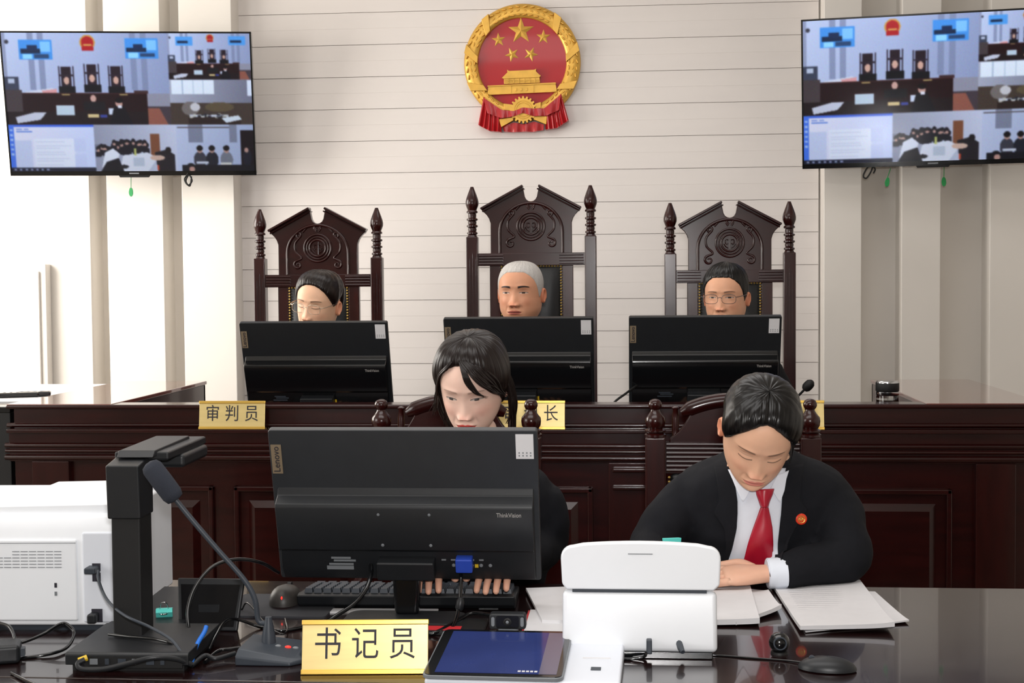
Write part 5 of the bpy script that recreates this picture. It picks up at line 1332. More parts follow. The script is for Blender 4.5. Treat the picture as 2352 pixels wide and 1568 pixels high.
TROWS = [  # torso sections below the neck base: z, half width, front y, back y
    (0.020, 0.050, -0.045, 0.050), (0.000, 0.058, -0.052, 0.056), (-0.018, 0.088, -0.062, 0.062), (-0.035, 0.130, -0.072, 0.070), (-0.055, 0.165, -0.082, 0.080),
    (-0.085, 0.180, -0.095, 0.090), (-0.15, 0.178, -0.112, 0.098), (-0.25, 0.165, -0.112, 0.100), (-0.36, 0.150, -0.102, 0.098), (-0.46, 0.160, -0.105, 0.105), (-0.55, 0.168, -0.110, 0.115)]
def ring(z, w, yf, yb, phi, e=0.85):
    s, c = np.sin(phi), np.cos(phi); ym = (yf + yb) / 2
    x = w * np.sign(s) * np.abs(s) ** e
    y = ym + np.where(c > 0, yf - ym, yb - ym) * np.abs(c) ** e
    return np.stack([x, y, np.full_like(x, z)], -1)
def m3(M): return np.array([[M[i][j] for j in range(3)] for i in range(3)])
def rotm(yaw, pitch, roll):
    return m3(Matrix.Rotation(math.radians(yaw), 3, 'Z') @ Matrix.Rotation(math.radians(pitch), 3, 'X') @ Matrix.Rotation(math.radians(roll), 3, 'Y'))
MALE_HL = ([0, 25, 40, 54, 64, 72, 78, 86, 94, 106, 120, 180], [0.076, 0.075, 0.064, 0.048, 0.026, -0.004, -0.020, -0.004, 0.020, 0.026, -0.050, -0.085])
FEM_HL = ([0, 15, 30, 45, 56, 66, 76, 84, 92, 106, 120, 180], [0.080, 0.078, 0.070, 0.055, 0.038, 0.018, -0.002, 0.000, 0.018, 0.024, -0.050, -0.080])

class Person:
    def __init__(s, label, eye_px, eyeY, yaw, pitch, roll, k, torso, lean, skin, lips, brow, eye, fat=1.0, nose=1.0, hl=None, haircol=None, blush=0.06, zs=1.0, xs=1.0):
        s.zs = np.array((xs, 1.0, zs)); s.R = rotm(yaw, pitch, roll); s.k = k
        e = aY(*eye_px, eyeY)
        s.H = np.array(e) + s.R @ np.array((0, 0.088 * k, 0.0))
        s.T = np.array(torso if torso is not None else s.H + np.array((0, 0.035, -0.175 * k)))
        s.TR = m3(Matrix.Rotation(math.radians(lean), 3, 'X'))
        s.skin = skin
        s.root = thing('person', label, 'person', (float(s.T[0]), float(s.T[1]) + 0.12, 0.0))
        s.v = []; s.f = []; s.c = []
        ph = phis()
        t = np.concatenate([np.linspace(0, 4, 18), np.linspace(4, 6, 14)[1:], np.linspace(6, 9, 66)[1:], np.linspace(9, 14, 90)[1:], np.linspace(14, 18, 16)[1:]])
        P0 = head_surface(t, ph, fat)
        P = face_features(P0, nose)
        s.P0 = P0
        col = face_paint(P0, skin, lips, brow, eye, hl, haircol, blush)
        Wd = (P * k * s.zs) @ s.R.T + s.H
        nk = Wd[-1]
        rows = [Wd]; cols = [col]
        tor = [ring(*r, ph) @ s.TR.T + s.T for r in TROWS]
        inter = [(nk * (1 - u) + tor[0] * u)[None] for u in (0.25, 0.5, 0.75)]
        rows += inter + [r[None] for r in tor]
        A = np.concatenate(rows); nR, nC = A.shape[:2]
        cc = np.concatenate([col, np.broadcast_to(np.array(lin(tuple(np.array(skin) * 0.95))[:3]), (nR - len(t), nC, 3))])
        s.v = A.reshape(-1, 3).tolist(); s.c = cc.reshape(-1, 3).tolist()
        s.f = [(i * nC + j, i * nC + (j + 1) % nC, (i + 1) * nC + (j + 1) % nC, (i + 1) * nC + j) for i in range(nR - 1) for j in range(nC)]
        s.f.append(tuple(range(nC))); s.f.append(tuple((nR - 1) * nC + j for j in range(nC)))
        for sd in (-1, 1):
            s.ear(sd)
    def w(s, p):            # head frame -> world
        return (np.asarray(p, float) * s.k * s.zs) @ s.R.T + s.H
    def tw(s, p):           # torso frame -> world
        return np.asarray(p, float) @ s.TR.T + s.T
    def addmb(s, mb, rgb):
        n = len(s.v); s.v += [list(p) for p in mb.v]; s.f += [tuple(n + i for i in f) for f in mb.f]; s.c += [list(lin(rgb)[:3])] * len(mb.v)
    def ear(s, sd):
        mb = MB(); n, m = 18, 8; rows = []
        for i in range(m + 1):
            r = i / m; row = []
            for k_ in range(n):
                a = 2 * math.pi * k_ / n
                yy = 0.0155 * r * math.cos(a) * (1 + 0.15 * math.sin(a)); zz = 0.029 * r * math.sin(a)
                out = 0.008 * math.exp(-((r - 0.82) / 0.16) ** 2) + 0.004 * r - 0.003 * math.exp(-(r / 0.4) ** 2)
                if math.sin(a) < -0.6: out *= 0.8
                ang = 0.20
                row.append(s.w((sd * (0.0722 + out + (yy + 0.016) * ang), 0.014 + yy * 0.9, -0.014 + zz)))
            rows.append(row)
        back = [s.w((sd * 0.070, 0.014, -0.014))] * n
        rows.append([s.w((sd * (0.069 + (0.0175 * math.cos(2 * math.pi * k_ / n) + 0.016) * 0.15), 0.014 + 0.013 * math.cos(2 * math.pi * k_ / n), -0.014 + 0.025 * math.sin(2 * math.pi * k_ / n))) for k_ in range(n)])
        mb.grid(rows, closed_u=True)
        s.addmb(mb, tuple(np.array(s.skin) * np.array((0.98, 0.86, 0.82))))
    def finish(s):
        me = bpy.data.meshes.new('body'); off = np.array(s.root.location)
        me.from_pydata((np.array(s.v) - off).tolist(), [], s.f); me.materials.append(M_SKIN)
        bm = bmesh.new(); bm.from_mesh(me); bmesh.ops.recalc_face_normals(bm, faces=bm.faces); bm.to_mesh(me); bm.free()
        a = me.color_attributes.new('skin_colour', 'FLOAT_COLOR', 'POINT')
        a.data.foreach_set('color', np.concatenate([np.array(s.c), np.ones((len(s.c), 1))], 1).astype(np.float32).ravel())
        me.shade_smooth()
        o = bpy.data.objects.new('body', me); COL.objects.link(o); o.parent = s.root
        return o
    def part(s, name, mb, m, **k):
        return obj(name, mb, m, s.root, world=True, **k)
    def hair(s, hl, thick, m, rough=0.0012, rows=34, cols=320, top=None, seed=1, freq=60, name='hair', flow='radial'):
        """shell that follows the skull from the crown to the hair line"""
        rs = np.random.default_rng(seed)
        ph = np.linspace(-np.pi, np.pi, cols, endpoint=False)
        zt = crom(HROWS, np.linspace(0, 18, 600))[:, 0]; tt = np.linspace(0, 18, 600)
        hz = np.interp(np.abs(np.degrees(ph)), *hl) if not callable(hl) else hl(np.degrees(ph))
        th = np.interp(-hz, -zt, tt)
        k1 = rs.uniform(0, 6.28, 6); 
        strand = sum(np.sin(ph * f + k1[i]) for i, f in enumerate((freq, freq * 1.7, freq * 0.6, freq * 2.3))) / 4
        out = np.zeros((rows + 2, cols, 3))
        for i in range(rows + 1):
            u = (i / rows) ** 0.8
            t = th * u
            p = np.stack([head_surface(np.array([t[j]]), ph[j:j + 1])[0, 0] for j in range(cols)]) if False else _hs_diag(t, ph)
            c = np.array((0, 0.008, 0.02)); d = p - c; d /= np.linalg.norm(d, axis=1)[:, None]
            edge = np.sqrt(np.clip(1 - u ** 5, 0, 1))
            if flow == 'back':
                strand = sum(np.sin(p[:, 0] * f_ + k1[q_] + 40 * p[:, 1] * 0.15) for q_, f_ in enumerate((900., 1500., 620., 2100.))) / 4
            tk = thick(np.degrees(ph), u, p) if callable(thick) else thick
            out[i] = p + d * ((tk * (0.06 + 0.94 * edge) + rough * strand * min(1, 3 * u) + rough * 0.5 * np.sin(ph * freq * 0.3 + 9 * u))[:, None])
        tail = _hs_diag(th + 0.02, ph); out[rows + 1] = tail * 0.985
        mb = MB().grid([[tuple(q) for q in s.w(r)] for r in out], closed_u=True)
        return s.part(name, mb, m, smooth=180)
    def strands(s, paths, m, name='hair_strands', n=7, flat=0.45):
        mb = MB()
        for p, r in paths:
            P_ = crv([Vector(q) for q in p], 7); L_ = len(P_)
            R_ = [r * s.k * (0.35 + 0.65 * math.sin(math.pi * min(1, (i / L_) * 0.8 + 0.2))) * (1 - 0.75 * max(0, i / L_ - 0.6) / 0.4) for i in range(L_)]
            mb.tube([s.w(tuple(q)) for q in P_], R_, n, flat=flat)
        o_ = s.part(name, mb, m, smooth=180); o_['kind'] = 'stuff'; return o_
    def glasses(s, m, half=0.0):
        g = thing_child('glasses', s.root)
        mb = MB()
        for sd in (-1, 1):
            cx, cz, a, b = sd * 0.0330, -0.006, 0.0255, 0.0175
            loop = [(cx + a * math.copysign(abs(math.cos(q)) ** 0.7, math.cos(q)), -0.1015 + 0.30 * (cx + a * math.cos(q)) ** 2 * 3, cz + b * math.copysign(abs(math.sin(q)) ** 0.7, math.sin(q))) for q in np.linspace(0, 2 * math.pi, 29)]
            mb.tube([s.w(p) for p in loop], 0.0010 * s.k if not half else 0.0009, 6, caps=False)
            mb.tube([s.w(p) for p in crv([(sd * 0.0585, -0.0975, 0.002), (sd * 0.072, -0.085, 0.004), (sd * 0.0785, -0.03, 0.006), (sd * 0.080, 0.012, 0.008)], 5)], 0.0013, 6)
        mb.tube([s.w(p) for p in crv([(-0.0085, -0.1015, -0.002), (0, -0.1045, 0.001), (0.0085, -0.1015, -0.002)], 5)], 0.0011, 6)
        return obj('glasses', mb, m, s.root, world=True, smooth=60)
def thing_child(n, p): return None
def _hs_diag(t, ph):
    p = crom(HROWS, np.asarray(t, float)); z, w, yf, yb = p[:, 0], p[:, 1], p[:, 2], p[:, 3]
    s, c = np.sin(ph), np.cos(ph); e = 0.92
    x = w * np.sign(s) * np.abs(s) ** e; y = 0.008 + np.where(c > 0, yf - 0.008, yb - 0.008) * np.abs(c) ** e
    return np.stack([x, y, z], -1)
def hand(P, wrist, d, up, thumb, size, curl, spread=0.06, rgb=None):
    """five fingers rooted in a lofted palm; d: finger direction, up: back of the hand, thumb: +1/-1 side"""
    d = Vector(d).normalized(); up = Vector(up); up = (up - d * up.dot(d)).normalized(); sd = d.cross(up) * thumb
    W = Vector(wrist); k = size
    mb = MB(); rows = []
    for u, hw, ht in ((-0.03, .024, .018), (0.0, .025, .018), (0.02, .030, .0175), (0.045, .038, .0165), (0.070, .041, .0150), (0.086, .040, .0120), (0.094, .036, .0075)):
        rows.append([W + d * (u * k) + sd * (hw * k * math.copysign(abs(math.cos(a)) ** .8, math.cos(a))) + up * (ht * k * math.sin(a)) for a in np.linspace(0, 2 * math.pi, 16, endpoint=False)])
    mb.grid(rows, closed_u=True); mb.f.append(tuple(range(16))[::-1]); mb.f.append(tuple(range(6 * 16, 7 * 16)))
    for i, (off, ln) in enumerate(((0.030, 0.072), (0.010, 0.080), (-0.010, 0.075), (-0.029, 0.060))):
        c = curl[i]; ang = spread * (1.5 - i); dd = (d + sd * ang).normalized()
        p = W + d * (0.082 * k) + sd * (off * k); pts = [p]; a = c * 0.5
        for seg in (0.48, 0.30, 0.22):
            v = dd * math.cos(a) - up * math.sin(a); p = p + v * (ln * k * seg); pts.append(p); a += c
        Q = crv(pts, 4); n = len(Q)
        R_ = [k * (0.0092 - 0.0026 * j / n) for j in range(n)]; Q.append(Q[-1] + (Q[-1] - Q[-2]).normalized() * 0.004 * k); R_[-1] *= 0.95; R_.append(R_[-1] * 0.45)
        mb.tube(Q, R_, 10)
        tip = Q[-3]; v = (Q[-2] - Q[-4]).normalized(); nu = (up - v * up.dot(v)).normalized()
    p = W + d * (0.022 * k) + sd * (0.026 * k); a = curl[4]
    pts = [p, p + (sd * 0.8 + d * 0.6).normalized() * 0.038 * k, p + (sd * 0.8 + d * 0.6).normalized() * 0.038 * k + (d * 0.9 + sd * 0.25 - up * a).normalized() * 0.032 * k, p + (sd * 0.8 + d * 0.6).normalized() * 0.038 * k + (d * 0.9 + sd * 0.2 - up * a).normalized() * 0.056 * k]
    Q = crv(pts, 4); n = len(Q); mb.tube(Q, [k * (0.0125 - 0.0045 * j / n) for j in range(n - 1)] + [k * 0.004], 10)
    P.addmb(mb, rgb or P.skin)
def garment(P, name, volumes, m, voxel=0.008, wrinkle=0.004, smooth_it=6):
    """volumes merged into one continuous cloth surface"""
    me = bpy.data.meshes.new(name); mb = MB()
    for v in volumes: mb.add(v.v, v.f)
    off = np.array(P.root.location); me.from_pydata((np.array([tuple(p) for p in mb.v]) - off).tolist(), [], mb.f)
    bm = bmesh.new(); bm.from_mesh(me); bmesh.ops.recalc_face_normals(bm, faces=bm.faces); bm.to_mesh(me); bm.free()
    o = bpy.data.objects.new(name, me); COL.objects.link(o)
    md = o.modifiers.new('merge', 'REMESH'); md.mode = 'VOXEL'; md.voxel_size = voxel
    md = o.modifiers.new('soft', 'SMOOTH'); md.iterations = smooth_it; md.factor = 0.5
    if wrinkle:
        tx_ = bpy.data.textures.new(name + '_folds', 'CLOUDS'); tx_.noise_scale = 0.09; tx_.noise_depth = 2
        md = o.modifiers.new('folds', 'DISPLACE'); md.texture = tx_; md.strength = wrinkle * 2; md.mid_level = 0.5
    bpy.context.view_layer.update()
    dg = bpy.context.evaluated_depsgraph_get()
    nm = bpy.data.meshes.new_from_object(o.evaluated_get(dg)); nm.name = name
    bpy.data.objects.remove(o, do_unlink=True); bpy.data.meshes.remove(me)
    nm.materials.clear(); nm.materials.append(m); nm.shade_smooth()
    o = bpy.data.objects.new(name, nm); COL.objects.link(o); o.parent = P.root
    bm = bmesh.new(); bm.from_mesh(nm); bmesh.ops.translate(bm, verts=bm.verts, vec=Vector(off)); bvh = BVHTree.FromBMesh(bm); bm.free()
    return o, bvh
def torso_volume(P, grow=0.015, rows=None, n=40, widen=1.0):
    ph = np.linspace(-np.pi, np.pi, n, endpoint=False); mb = MB(); R_ = []
    for z, w, yf, yb in (rows or TROWS[1:]):
        R_.append([tuple(q) for q in P.tw(ring(z, (w + grow) * widen, yf - grow, yb + grow, ph))])
    mb.grid(R_, closed_u=True); mb.f.append(tuple(range(n))[::-1]); k = (len(R_) - 1) * n; mb.f.append(tuple(range(k, k + n)))
    return mb
def sleeve(pts, radii):
    Q = crv(pts, 8); t = np.linspace(0, len(radii) - 1, len(Q)); R_ = np.interp(t, range(len(radii)), radii)
    return MB().tube(Q, list(R_), 20)

def trousers(P, seat_z, floor_z, m):
    hip = P.tw((0, 0.01, -0.50)); vol = []
    hz = max(float(hip[2]), seat_z + 0.09)
    vol.append(MB().ell((float(hip[0]), float(hip[1]) + 0.02, hz), (0.17, 0.13, 0.10), 24, 12))
    for sd in (-1, 1):
        a = Vector((hip[0] + sd * 0.085, hip[1], hz - 0.01)); b = a + Vector((sd * 0.04, -0.40, -0.01)); c = Vector((b.x, b.y + 0.03, floor_z + 0.07))
        vol.append(sleeve([a, a * 0.5 + b * 0.5, b, b * 0.5 + c * 0.5, c], [0.085, 0.078, 0.066, 0.056, 0.050]))
        P.part('shoe', MB().ell((c.x, c.y - 0.07, floor_z + 0.045), (0.045, 0.13, 0.045), 16, 10), M_GLOSSBLACK, smooth=80)
    garment(P, 'trousers', vol, m, 0.014, 0.004)
# ---------------------------------------------------------------- the three judges
def judge(P, hairfn):
    hairfn(P)
    vol = [torso_volume(P, 0.02)]
    for sd in (-1, 1):
        sh = Vector(P.tw((sd * 0.150, 0.0, -0.095))); el = Vector(P.tw((sd * 0.25, -0.08, -0.33))); wr = Vector(P.tw((sd * 0.16, -0.28, -0.42)))
        if wr.z < 0.96: wr.z = 0.96
        vol.append(sleeve([sh, sh * 0.5 + el * 0.5, el, wr], [0.054, 0.060, 0.055, 0.045]))
        arm = MB().tube(crv([sh, el, wr], 6), 0.035, 10); P.addmb(arm, P.skin)
        hand(P, wr, (-sd * 0.35, -1, -0.05), (0, 0, 1), sd, 0.95, (0.3, 0.3, 0.3, 0.35, 0.3))
    garment(P, 'robe', vol, M_ROBE, 0.012, 0.004)
    trousers(P, 0.66, 0.15, M_ROBE)
    cb_ = MB()     # stand collar of the robe
    ph = np.linspace(-np.pi, np.pi, 32, endpoint=False)
    cb_.grid([[tuple(q) for q in P.tw(ring(z, w_, yf, yb, ph))] for z, w_, yf, yb in ((-0.03, 0.10, -0.085, 0.075), (0.005, 0.068, -0.066, 0.066), (0.028, 0.061, -0.058, 0.062), (0.026, 0.056, -0.053, 0.057), (0.0, 0.060, -0.056, 0.060))], closed_u=True)
    P.part('collar', cb_, M_ROBE, smooth=60)
    P.finish()
SK1, SK2, SK3 = (234, 188, 156), (212, 154, 122), (218, 164, 132)
J1 = Person('person in dark robe and pale-rimmed glasses seated nearest the white cabinet', (706, 704), 5.10, -15, 8, 7, 0.98, None, 4, SK1, (196, 108, 96), ((70, 48, 40), 0.75), 0, blush=0.05)
def h1(P):
    P.hair(FEM_HL, lambda d, u, p: 0.012 + 0.004 * np.sin(np.pi * np.clip(u, 0, 1)), M_HAIRBR, 0.0010, flow='back')
    P.part('hair_bun', MB().ell(P.w((0, 0.115, -0.01)), (0.045, 0.035, 0.045), 18, 12), M_HAIRBR, smooth=90)
    P.part('hair_band', MB().tube([tuple(P.w((0.094 * math.sin(a), 0.030, 0.125 * math.cos(a) - 0.005))) for a in np.linspace(0.45, 1.0, 9)], 0.0022, 6), M_PAPER, smooth=80)
judge(J1, h1)
J1.glasses(mat('pale_metal_rim', (196, 180, 160), 0.3, metal=0.8, var=0.02), 1)
J2 = Person('person in dark robe sitting upright in the tallest carved chair', (1181, 672), 5.10, -10, 1, 0, 1.02, None, 2, SK2, (168, 92, 80), ((36, 28, 30), 1.0), 0.62, fat=1.10, nose=1.1, xs=1.03, zs=0.96,
            hl=MALE_HL, haircol=(170, 160, 150))
judge(J2, lambda P: P.hair(MALE_HL, 0.0035, M_HAIRG, 0.0006, freq=90))
J3 = Person('person in dark robe and dark-rimmed glasses seated nearest the tea cup', (1655, 683), 5.10, -16, 3, 0, 0.97, None, 2, SK3, (186, 88, 84), ((52, 38, 36), 0.7), 0.62, fat=1.08, nose=1.05, xs=1.02, zs=0.96,
            hl=MALE_HL, haircol=(16, 13, 13))
judge(J3, lambda P: P.hair(MALE_HL, lambda d, u, p: 0.016 * np.clip(1.15 - u, 0.12, 1) + 0.004 * (np.abs(d) < 60), M_HAIRB, 0.0014, freq=70))
J3.glasses(mat('dark_metal_rim', (90, 84, 84), 0.3, metal=0.7, var=0.02), 0)

# ---------------------------------------------------------------- typing clerk
SKA = (238, 200, 182)
CA = Person('person in black jacket typing at a keyboard behind the large monitor', (1064, 919), 3.19, -8, 23, 1, 0.96, None, 8, SKA, (196, 58, 50), ((120, 92, 82), 0.55), 0.62, nose=0.85, blush=0.08, zs=0.97)
def hlA(deg):
    a = np.abs(deg); base = np.interp(a, *FEM_HL) + 0.004
    right = np.interp(deg, [18, 30, 42, 55, 68, 80, 95, 120], [0.078, 0.068, 0.050, 0.026, 0.0, -0.03, -0.055, -0.075])
    left = np.interp(-deg, [30, 45, 58, 70, 90, 120], [0.072, 0.056, 0.030, -0.015, -0.06, -0.08])
    return np.where((deg > 18) & (deg < 120), right, np.where((deg < -30) & (deg > -120), left, base))
CA.hair(hlA, lambda d, u, p: 0.012 + 0.006 * np.sin(np.pi * np.clip(u, 0, 1)), M_HAIRBR, 0.0014, freq=55)
st = []
rs_ = np.random.default_rng(11)
for i in range(34):           # fringe swept to the right side of the picture
    u = i / 33; j = lambda s_: rs_.normal(0, s_)
    st.append(([(-0.012 + 0.012 * u + j(.001), -0.058 + 0.03 * u, 0.104), (0.009 + 0.032 * u + j(.001), -0.083 + 0.026 * u, 0.090), (0.026 + 0.036 * u + j(.001), -0.095 + 0.036 * u, 0.072 - 0.006 * u), (0.046 + 0.030 * u + j(.0015), -0.093 + 0.044 * u, 0.048 - 0.010 * u), (0.066 + 0.018 * u + j(.002), -0.077 + 0.050 * u, 0.024 - 0.030 * u + j(.003)), (0.078 + 0.010 * u + j(.002), -0.056 + 0.055 * u, 0.002 - 0.034 * u + j(.004))], 0.0036))
for i in range(20):           # hair falling at the other side of the face
    u = i / 19; j = lambda s_: rs_.normal(0, s_)
    st.append(([(-0.014 - 0.004 * u, -0.054 + 0.02 * u, 0.104), (-0.034 - 0.012 * u, -0.076 + 0.03 * u, 0.085 + j(.001)), (-0.060 - 0.012 * u + j(.001), -0.064 + 0.04 * u, 0.052), (-0.075 - 0.008 * u + j(.002), -0.050 + 0.045 * u, 0.010), (-0.084 - 0.008 * u + j(.002), -0.040 + 0.04 * u, -0.030 + j(.005)), (-0.096 - 0.012 * u + j(.005), -0.030 + 0.035 * u, -0.070 - 0.02 * u + j(.012))], 0.0032))
for i in range(7):            # fine wisps
    u = i / 6; j = lambda s_: rs_.normal(0, s_)
    st.append(([(-0.006 + 0.006 * u, -0.070, 0.098), (0.006 + 0.012 * u, -0.095, 0.078), (0.014 + 0.016 * u, -0.102, 0.054), (0.030 + 0.018 * u, -0.102, 0.028 + j(.003)), (0.052 + 0.012 * u, -0.092, 0.014 + j(.003))], 0.0018))
for sd in (-1, 1):
    for i in range(16):
        u = i / 15; j = lambda s_: rs_.normal(0, s_)
        st.append(([(sd * 0.082, 0.0 + 0.03 * u, 0.03), (sd * (0.088 + j(.002)), 0.01 + 0.04 * u, -0.03), (sd * (0.088 + j(.004)), 0.015 + 0.045 * u, -0.09), (sd * (0.080 + j(.008)), 0.02 + 0.05 * u, -0.15 + j(.02))], 0.0050))
CA.strands(st, M_HAIRBR)
volA = [torso_volume(CA, 0.016, widen=0.95)]
kb_z = DZ + 0.046
for sd, cpx in ((-1, 992), (1, 1104)):
    tip = aZ(cpx, 1362, kb_z + 0.004)
    wr = Vector((tip.x + sd * 0.030, tip.y + 0.150, kb_z + 0.038)); dv = Vector((tip.x, tip.y, kb_z)) - wr
    sh = Vector(CA.tw((sd * 0.150, 0.0, -0.095))); el = Vector((sh.x + sd * 0.005, sh.y + 0.03, 0.80))
    volA.append(sleeve([sh, sh * 0.5 + el * 0.5 + Vector((sd * 0.01, 0, 0)), el, wr + (el - wr) * 0.06], [0.054, 0.060, 0.054, 0.038]))
    CA.addmb(MB().tube(crv([sh, el, wr], 6), [0.04] * 7 + list(np.linspace(0.038, 0.025, 6)), 12), SKA)
    hand(CA, wr, (dv.x * 0.4, dv.y, -0.012), (0, 0, 1), sd, 0.92, (0.32, 0.28, 0.30, 0.36, 0.3), 0.03, (226, 172, 146))
garment(CA, 'jacket', volA, M_SUIT, 0.009, 0.006)
trousers(CA, 0.48, 0.0, M_SUIT)
cA = MB(); ph = np.linspace(-np.pi, np.pi, 40, endpoint=False)
cA.grid([[tuple(q) for q in CA.tw(ring(z, w_, yf, yb, ph))] for z, w_, yf, yb in ((-0.05, 0.13, -0.10, 0.09), (-0.015, 0.085, -0.085, 0.080), (0.020, 0.068, -0.064, 0.072), (0.034, 0.066, -0.060, 0.070), (0.020, 0.058, -0.055, 0.062))], closed_u=True)
CA.part('collar', cA, M_SUIT, smooth=60)
CA.finish()

# ---------------------------------------------------------------- clerk in red tie
SKB = (226, 178, 148)
tB = aY(1752, 1056, 3.20)
CB = Person('person in black suit, white shirt and red tie bowing over papers', (1746, 1057), 3.03, -3, 37, 10, 1.0, (tB.x, 3.215, 1.040), 16, SKB, (206, 128, 114), ((60, 44, 38), 0.75), 0, nose=0.82, fat=1.05, blush=0.05, zs=0.91)
CB.hair(([0, 12, 26, 40, 52, 62, 72, 82, 92, 106, 120, 180], [0.089, 0.085, 0.073, 0.055, 0.036, 0.014, -0.006, -0.004, 0.018, 0.024, -0.050, -0.080]), lambda d, u, p: 0.011 + 0.005 * np.sin(np.pi * np.clip(u, 0, 1)) - 0.004 * np.exp(-(d / 5) ** 2) * (p[:, 1] < 0.06), M_HAIRB, 0.0010, flow='back')
CB.part('hair_bun', MB().ell(CB.w((0, 0.120, -0.02)), (0.045, 0.04, 0.05), 18, 12), M_HAIRB, smooth=90)
st = []
for i in range(10):
    u = i / 9; j = lambda s_: rs_.normal(0, s_)
    st.append(([(0.050 + 0.012 * u, -0.062 + 0.02 * u, 0.058), (0.066 + 0.006 * u, -0.050 + 0.02 * u, 0.020 + j(.003)), (0.074 + 0.004 * u, -0.036 + 0.02 * u, -0.020 + j(.006)), (0.078 + j(.002), -0.026 + 0.02 * u, -0.055 + j(.01))], 0.0022))
    st.append(([(-0.050 - 0.012 * u, -0.064 + 0.02 * u, 0.058), (-0.066 - 0.008 * u, -0.054 + 0.02 * u, 0.030 + j(.003)), (-0.076 - 0.004 * u, -0.036 + 0.03 * u, 0.010 + j(.004))], 0.0022))
CB.strands(st, M_HAIRB)
volB = [torso_volume(CB, 0.018, widen=1.0)]
shR = Vector(CB.tw((0.150, 0.005, -0.092))); elR = aY(1940, 1318, 3.13); elR.z = 0.822; wrR = Vector((aY(1768, 1330, 3.055).x, 3.055, 0.800))
volB.append(sleeve([shR, shR * 0.72 + elR * 0.28 + Vector((0.008, 0.0, -0.006)), shR * 0.4 + elR * 0.6 + Vector((0.008, 0, 0.0)), elR, elR * 0.45 + wrR * 0.55, wrR + Vector((0.022, 0.002, 0))], [0.052, 0.060, 0.058, 0.054, 0.045, 0.037]))
shL = Vector(CB.tw((-0.150, 0.005, -0.092))); elL = aY(1498, 1290, 3.16); elL.z = 0.835; wrL = Vector((aY(1480, 1340, 2.97).x, 2.97, 0.802))
volB.append(sleeve([shL, shL * 0.72 + elL * 0.28 + Vector((-0.008, 0, -0.006)), shL * 0.4 + elL * 0.6 + Vector((-0.008, 0, 0.0)), elL, elL * 0.45 + wrL * 0.55, wrL + Vector((-0.01, 0.02, 0))], [0.052, 0.060, 0.058, 0.054, 0.045, 0.037]))
trousers(CB, 0.48, 0.0, M_SUIT)
jb, bvhB = garment(CB, 'jacket', volB, M_SUIT, 0.007, 0.006)
for sh, el, wr, dirv, sd in ((shR, elR, wrR, Vector((-1, -0.10, -0.04)), 1), (shL, elL, wrL, Vector((0.6, -0.8, -0.04)), -1)):
    CB.addmb(MB().tube(crv([sh, el, wr], 6), [0.042] * 7 + list(np.linspace(0.040, 0.026, 6)), 12), SKB)
    hand(CB, wr + dirv.normalized() * 0.01, dirv, (0, -0.25, 1), sd * -1 if False else sd, 0.98, (0.10, 0.10, 0.12, 0.16, 0.15), 0.04, (224, 176, 150))
    cuff = MB(); d = dirv.normalized()
    cuff.tube([wr - d * 0.035, wr - d * 0.02, wr + d * 0.004, wr + d * 0.006, wr - d * 0.01], [0.033, 0.0335, 0.0335, 0.031, 0.029], 18, caps=False)
    CB.part('cuff', cuff, M_SHIRT, smooth=60)
CB.finish()
def on_chest(px, py, off, bvh=bvhB, fallY=3.10):
    d = ray(px, py).normalized(); h, nrm, i, dist = bvh.ray_cast(CAM_LOC, d)
    if h is None: h = aY(px, py, fallY)
    return h - d * off
def chest_patch(name, left, right, off, m, n=26, c=14, bulge=0.0, thick=0.002, flat_w=True):
    la, ra = np.array(left, float), np.array(right, float); rows = []
    def ip(a, v): return [np.interp(v, np.linspace(0, 1, len(a)), a[:, k]) for k in (0, 1)]
    for i in range(n + 1):
        v = i / n; l, r = ip(la, v), ip(ra, v)
        rows.append([on_chest(l[0] * (1 - j / c) + r[0] * j / c, l[1] * (1 - j / c) + r[1] * j / c, off + bulge * (1 - (2 * j / c - 1) ** 2)) for j in range(c + 1)])
    # soften jumps of depth between neighbouring samples
    A = np.array([[tuple(p) for p in r] for r in rows])
    for _ in range(3):
        B = A.copy(); B[1:-1, :, 1] = (A[:-2, :, 1] + A[1:-1, :, 1] * 2 + A[2:, :, 1]) / 4; A = B
    o = obj(name, MB().grid([[tuple(p) for p in r] for r in A]), m, CB.root, world=True, smooth=180, solid=thick)
    return o
chest_patch('shirt', [(1672, 1075), (1684, 1120), (1690, 1170), (1685, 1225), (1672, 1275), (1655, 1318)], [(1812, 1075), (1802, 1120), (1798, 1170), (1793, 1225), (1788, 1270), (1782, 1318)], 0.006, M_SHIRT)
chest_patch('tie', [(1748, 1163), (1740, 1185), (1730, 1212), (1718, 1248), (1710, 1280), (1702, 1308)], [(1764, 1163), (1769, 1185), (1774, 1212), (1776, 1248), (1775, 1275), (1773, 1300)], 0.012, M_TIE, bulge=0.006)
chest_patch('tie_knot', [(1736, 1124), (1738, 1136), (1743, 1150), (1748, 1165)], [(1778, 1122), (1774, 1136), (1768, 1150), (1764, 1165)], 0.018, M_TIE, bulge=0.012, n=10)
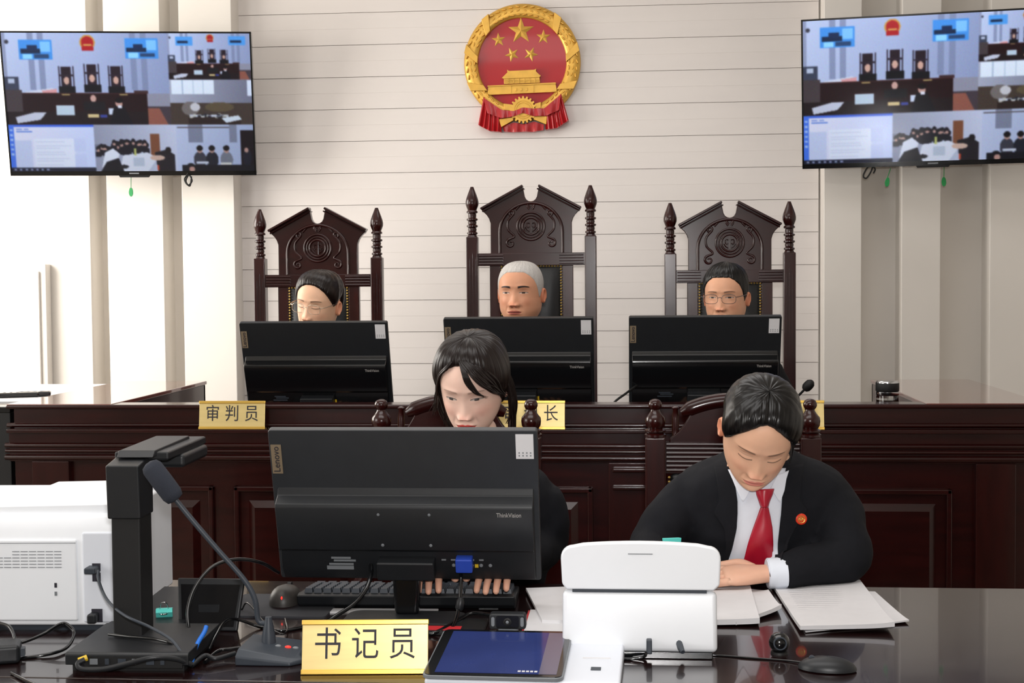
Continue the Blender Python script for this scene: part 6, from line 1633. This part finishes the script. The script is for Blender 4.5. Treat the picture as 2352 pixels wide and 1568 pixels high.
chest_patch('shirt_collar', [(1672, 1078), (1682, 1100), (1692, 1125), (1704, 1150)], [(1700, 1078), (1716, 1098), (1730, 1114), (1708, 1152)], 0.013, M_SHIRT, n=12)
chest_patch('shirt_collar', [(1786, 1090), (1778, 1105), (1770, 1120), (1790, 1152)], [(1812, 1080), (1806, 1100), (1802, 1125), (1792, 1154)], 0.013, M_SHIRT, n=12)
chest_patch('lapel', [(1640, 1068), (1648, 1110), (1652, 1150), (1640, 1180), (1664, 1215), (1668, 1260), (1650, 1312)], [(1682, 1072), (1688, 1110), (1694, 1150), (1694, 1180), (1692, 1215), (1682, 1260), (1664, 1312)], 0.011, M_SUIT)
chest_patch('lapel', [(1806, 1072), (1799, 1110), (1796, 1150), (1794, 1180), (1790, 1215), (1786, 1255), (1780, 1300)], [(1846, 1064), (1842, 1110), (1838, 1150), (1856, 1170), (1826, 1215), (1806, 1255), (1792, 1300)], 0.011, M_SUIT)
d_ = ray(1837, 1189).normalized(); bc, bn, _i, _d = bvhB.ray_cast(CAM_LOC, d_)
bc = bc + bn * 0.010
T_ = Matrix.Translation(bc) @ (bn * 0.6 + (CAM_LOC - bc).normalized() * 0.4).to_track_quat('Z', 'Y').to_matrix().to_4x4()
bd = CB.part('badge', MB().lathe([(0.0122, -0.010), (0.0125, 0.002), (0.0105, 0.004), (0.001, 0.0045)], 24, T_), mat('badge_red', (226, 60, 30), 0.3, var=0.02), smooth=40)
off = wloc(CB.root); g = MB()
def bw(x, y, z): return T_ @ Vector((x, y, z)) - off
g.tube([bw(0.0075 * math.cos(a), 0.0075 * math.sin(a), 0.0045) for a in np.linspace(0, 2 * math.pi, 20)], 0.0009, 6)
g.tube([bw(0, -0.005, 0.005), bw(0, 0.005, 0.005)], 0.0010, 6); g.tube([bw(-0.004, 0.003, 0.005), bw(0.004, 0.003, 0.005)], 0.0008, 6)
for s_ in (-1, 1): g.tube([bw(s_ * 0.0035 + 0.002 * math.cos(a), 0.0 + 0.002 * math.sin(a), 0.005) for a in np.linspace(0, 2 * math.pi, 10)], 0.0006, 5)
obj('badge_emblem', g, M_GOLD, bd, smooth=60)
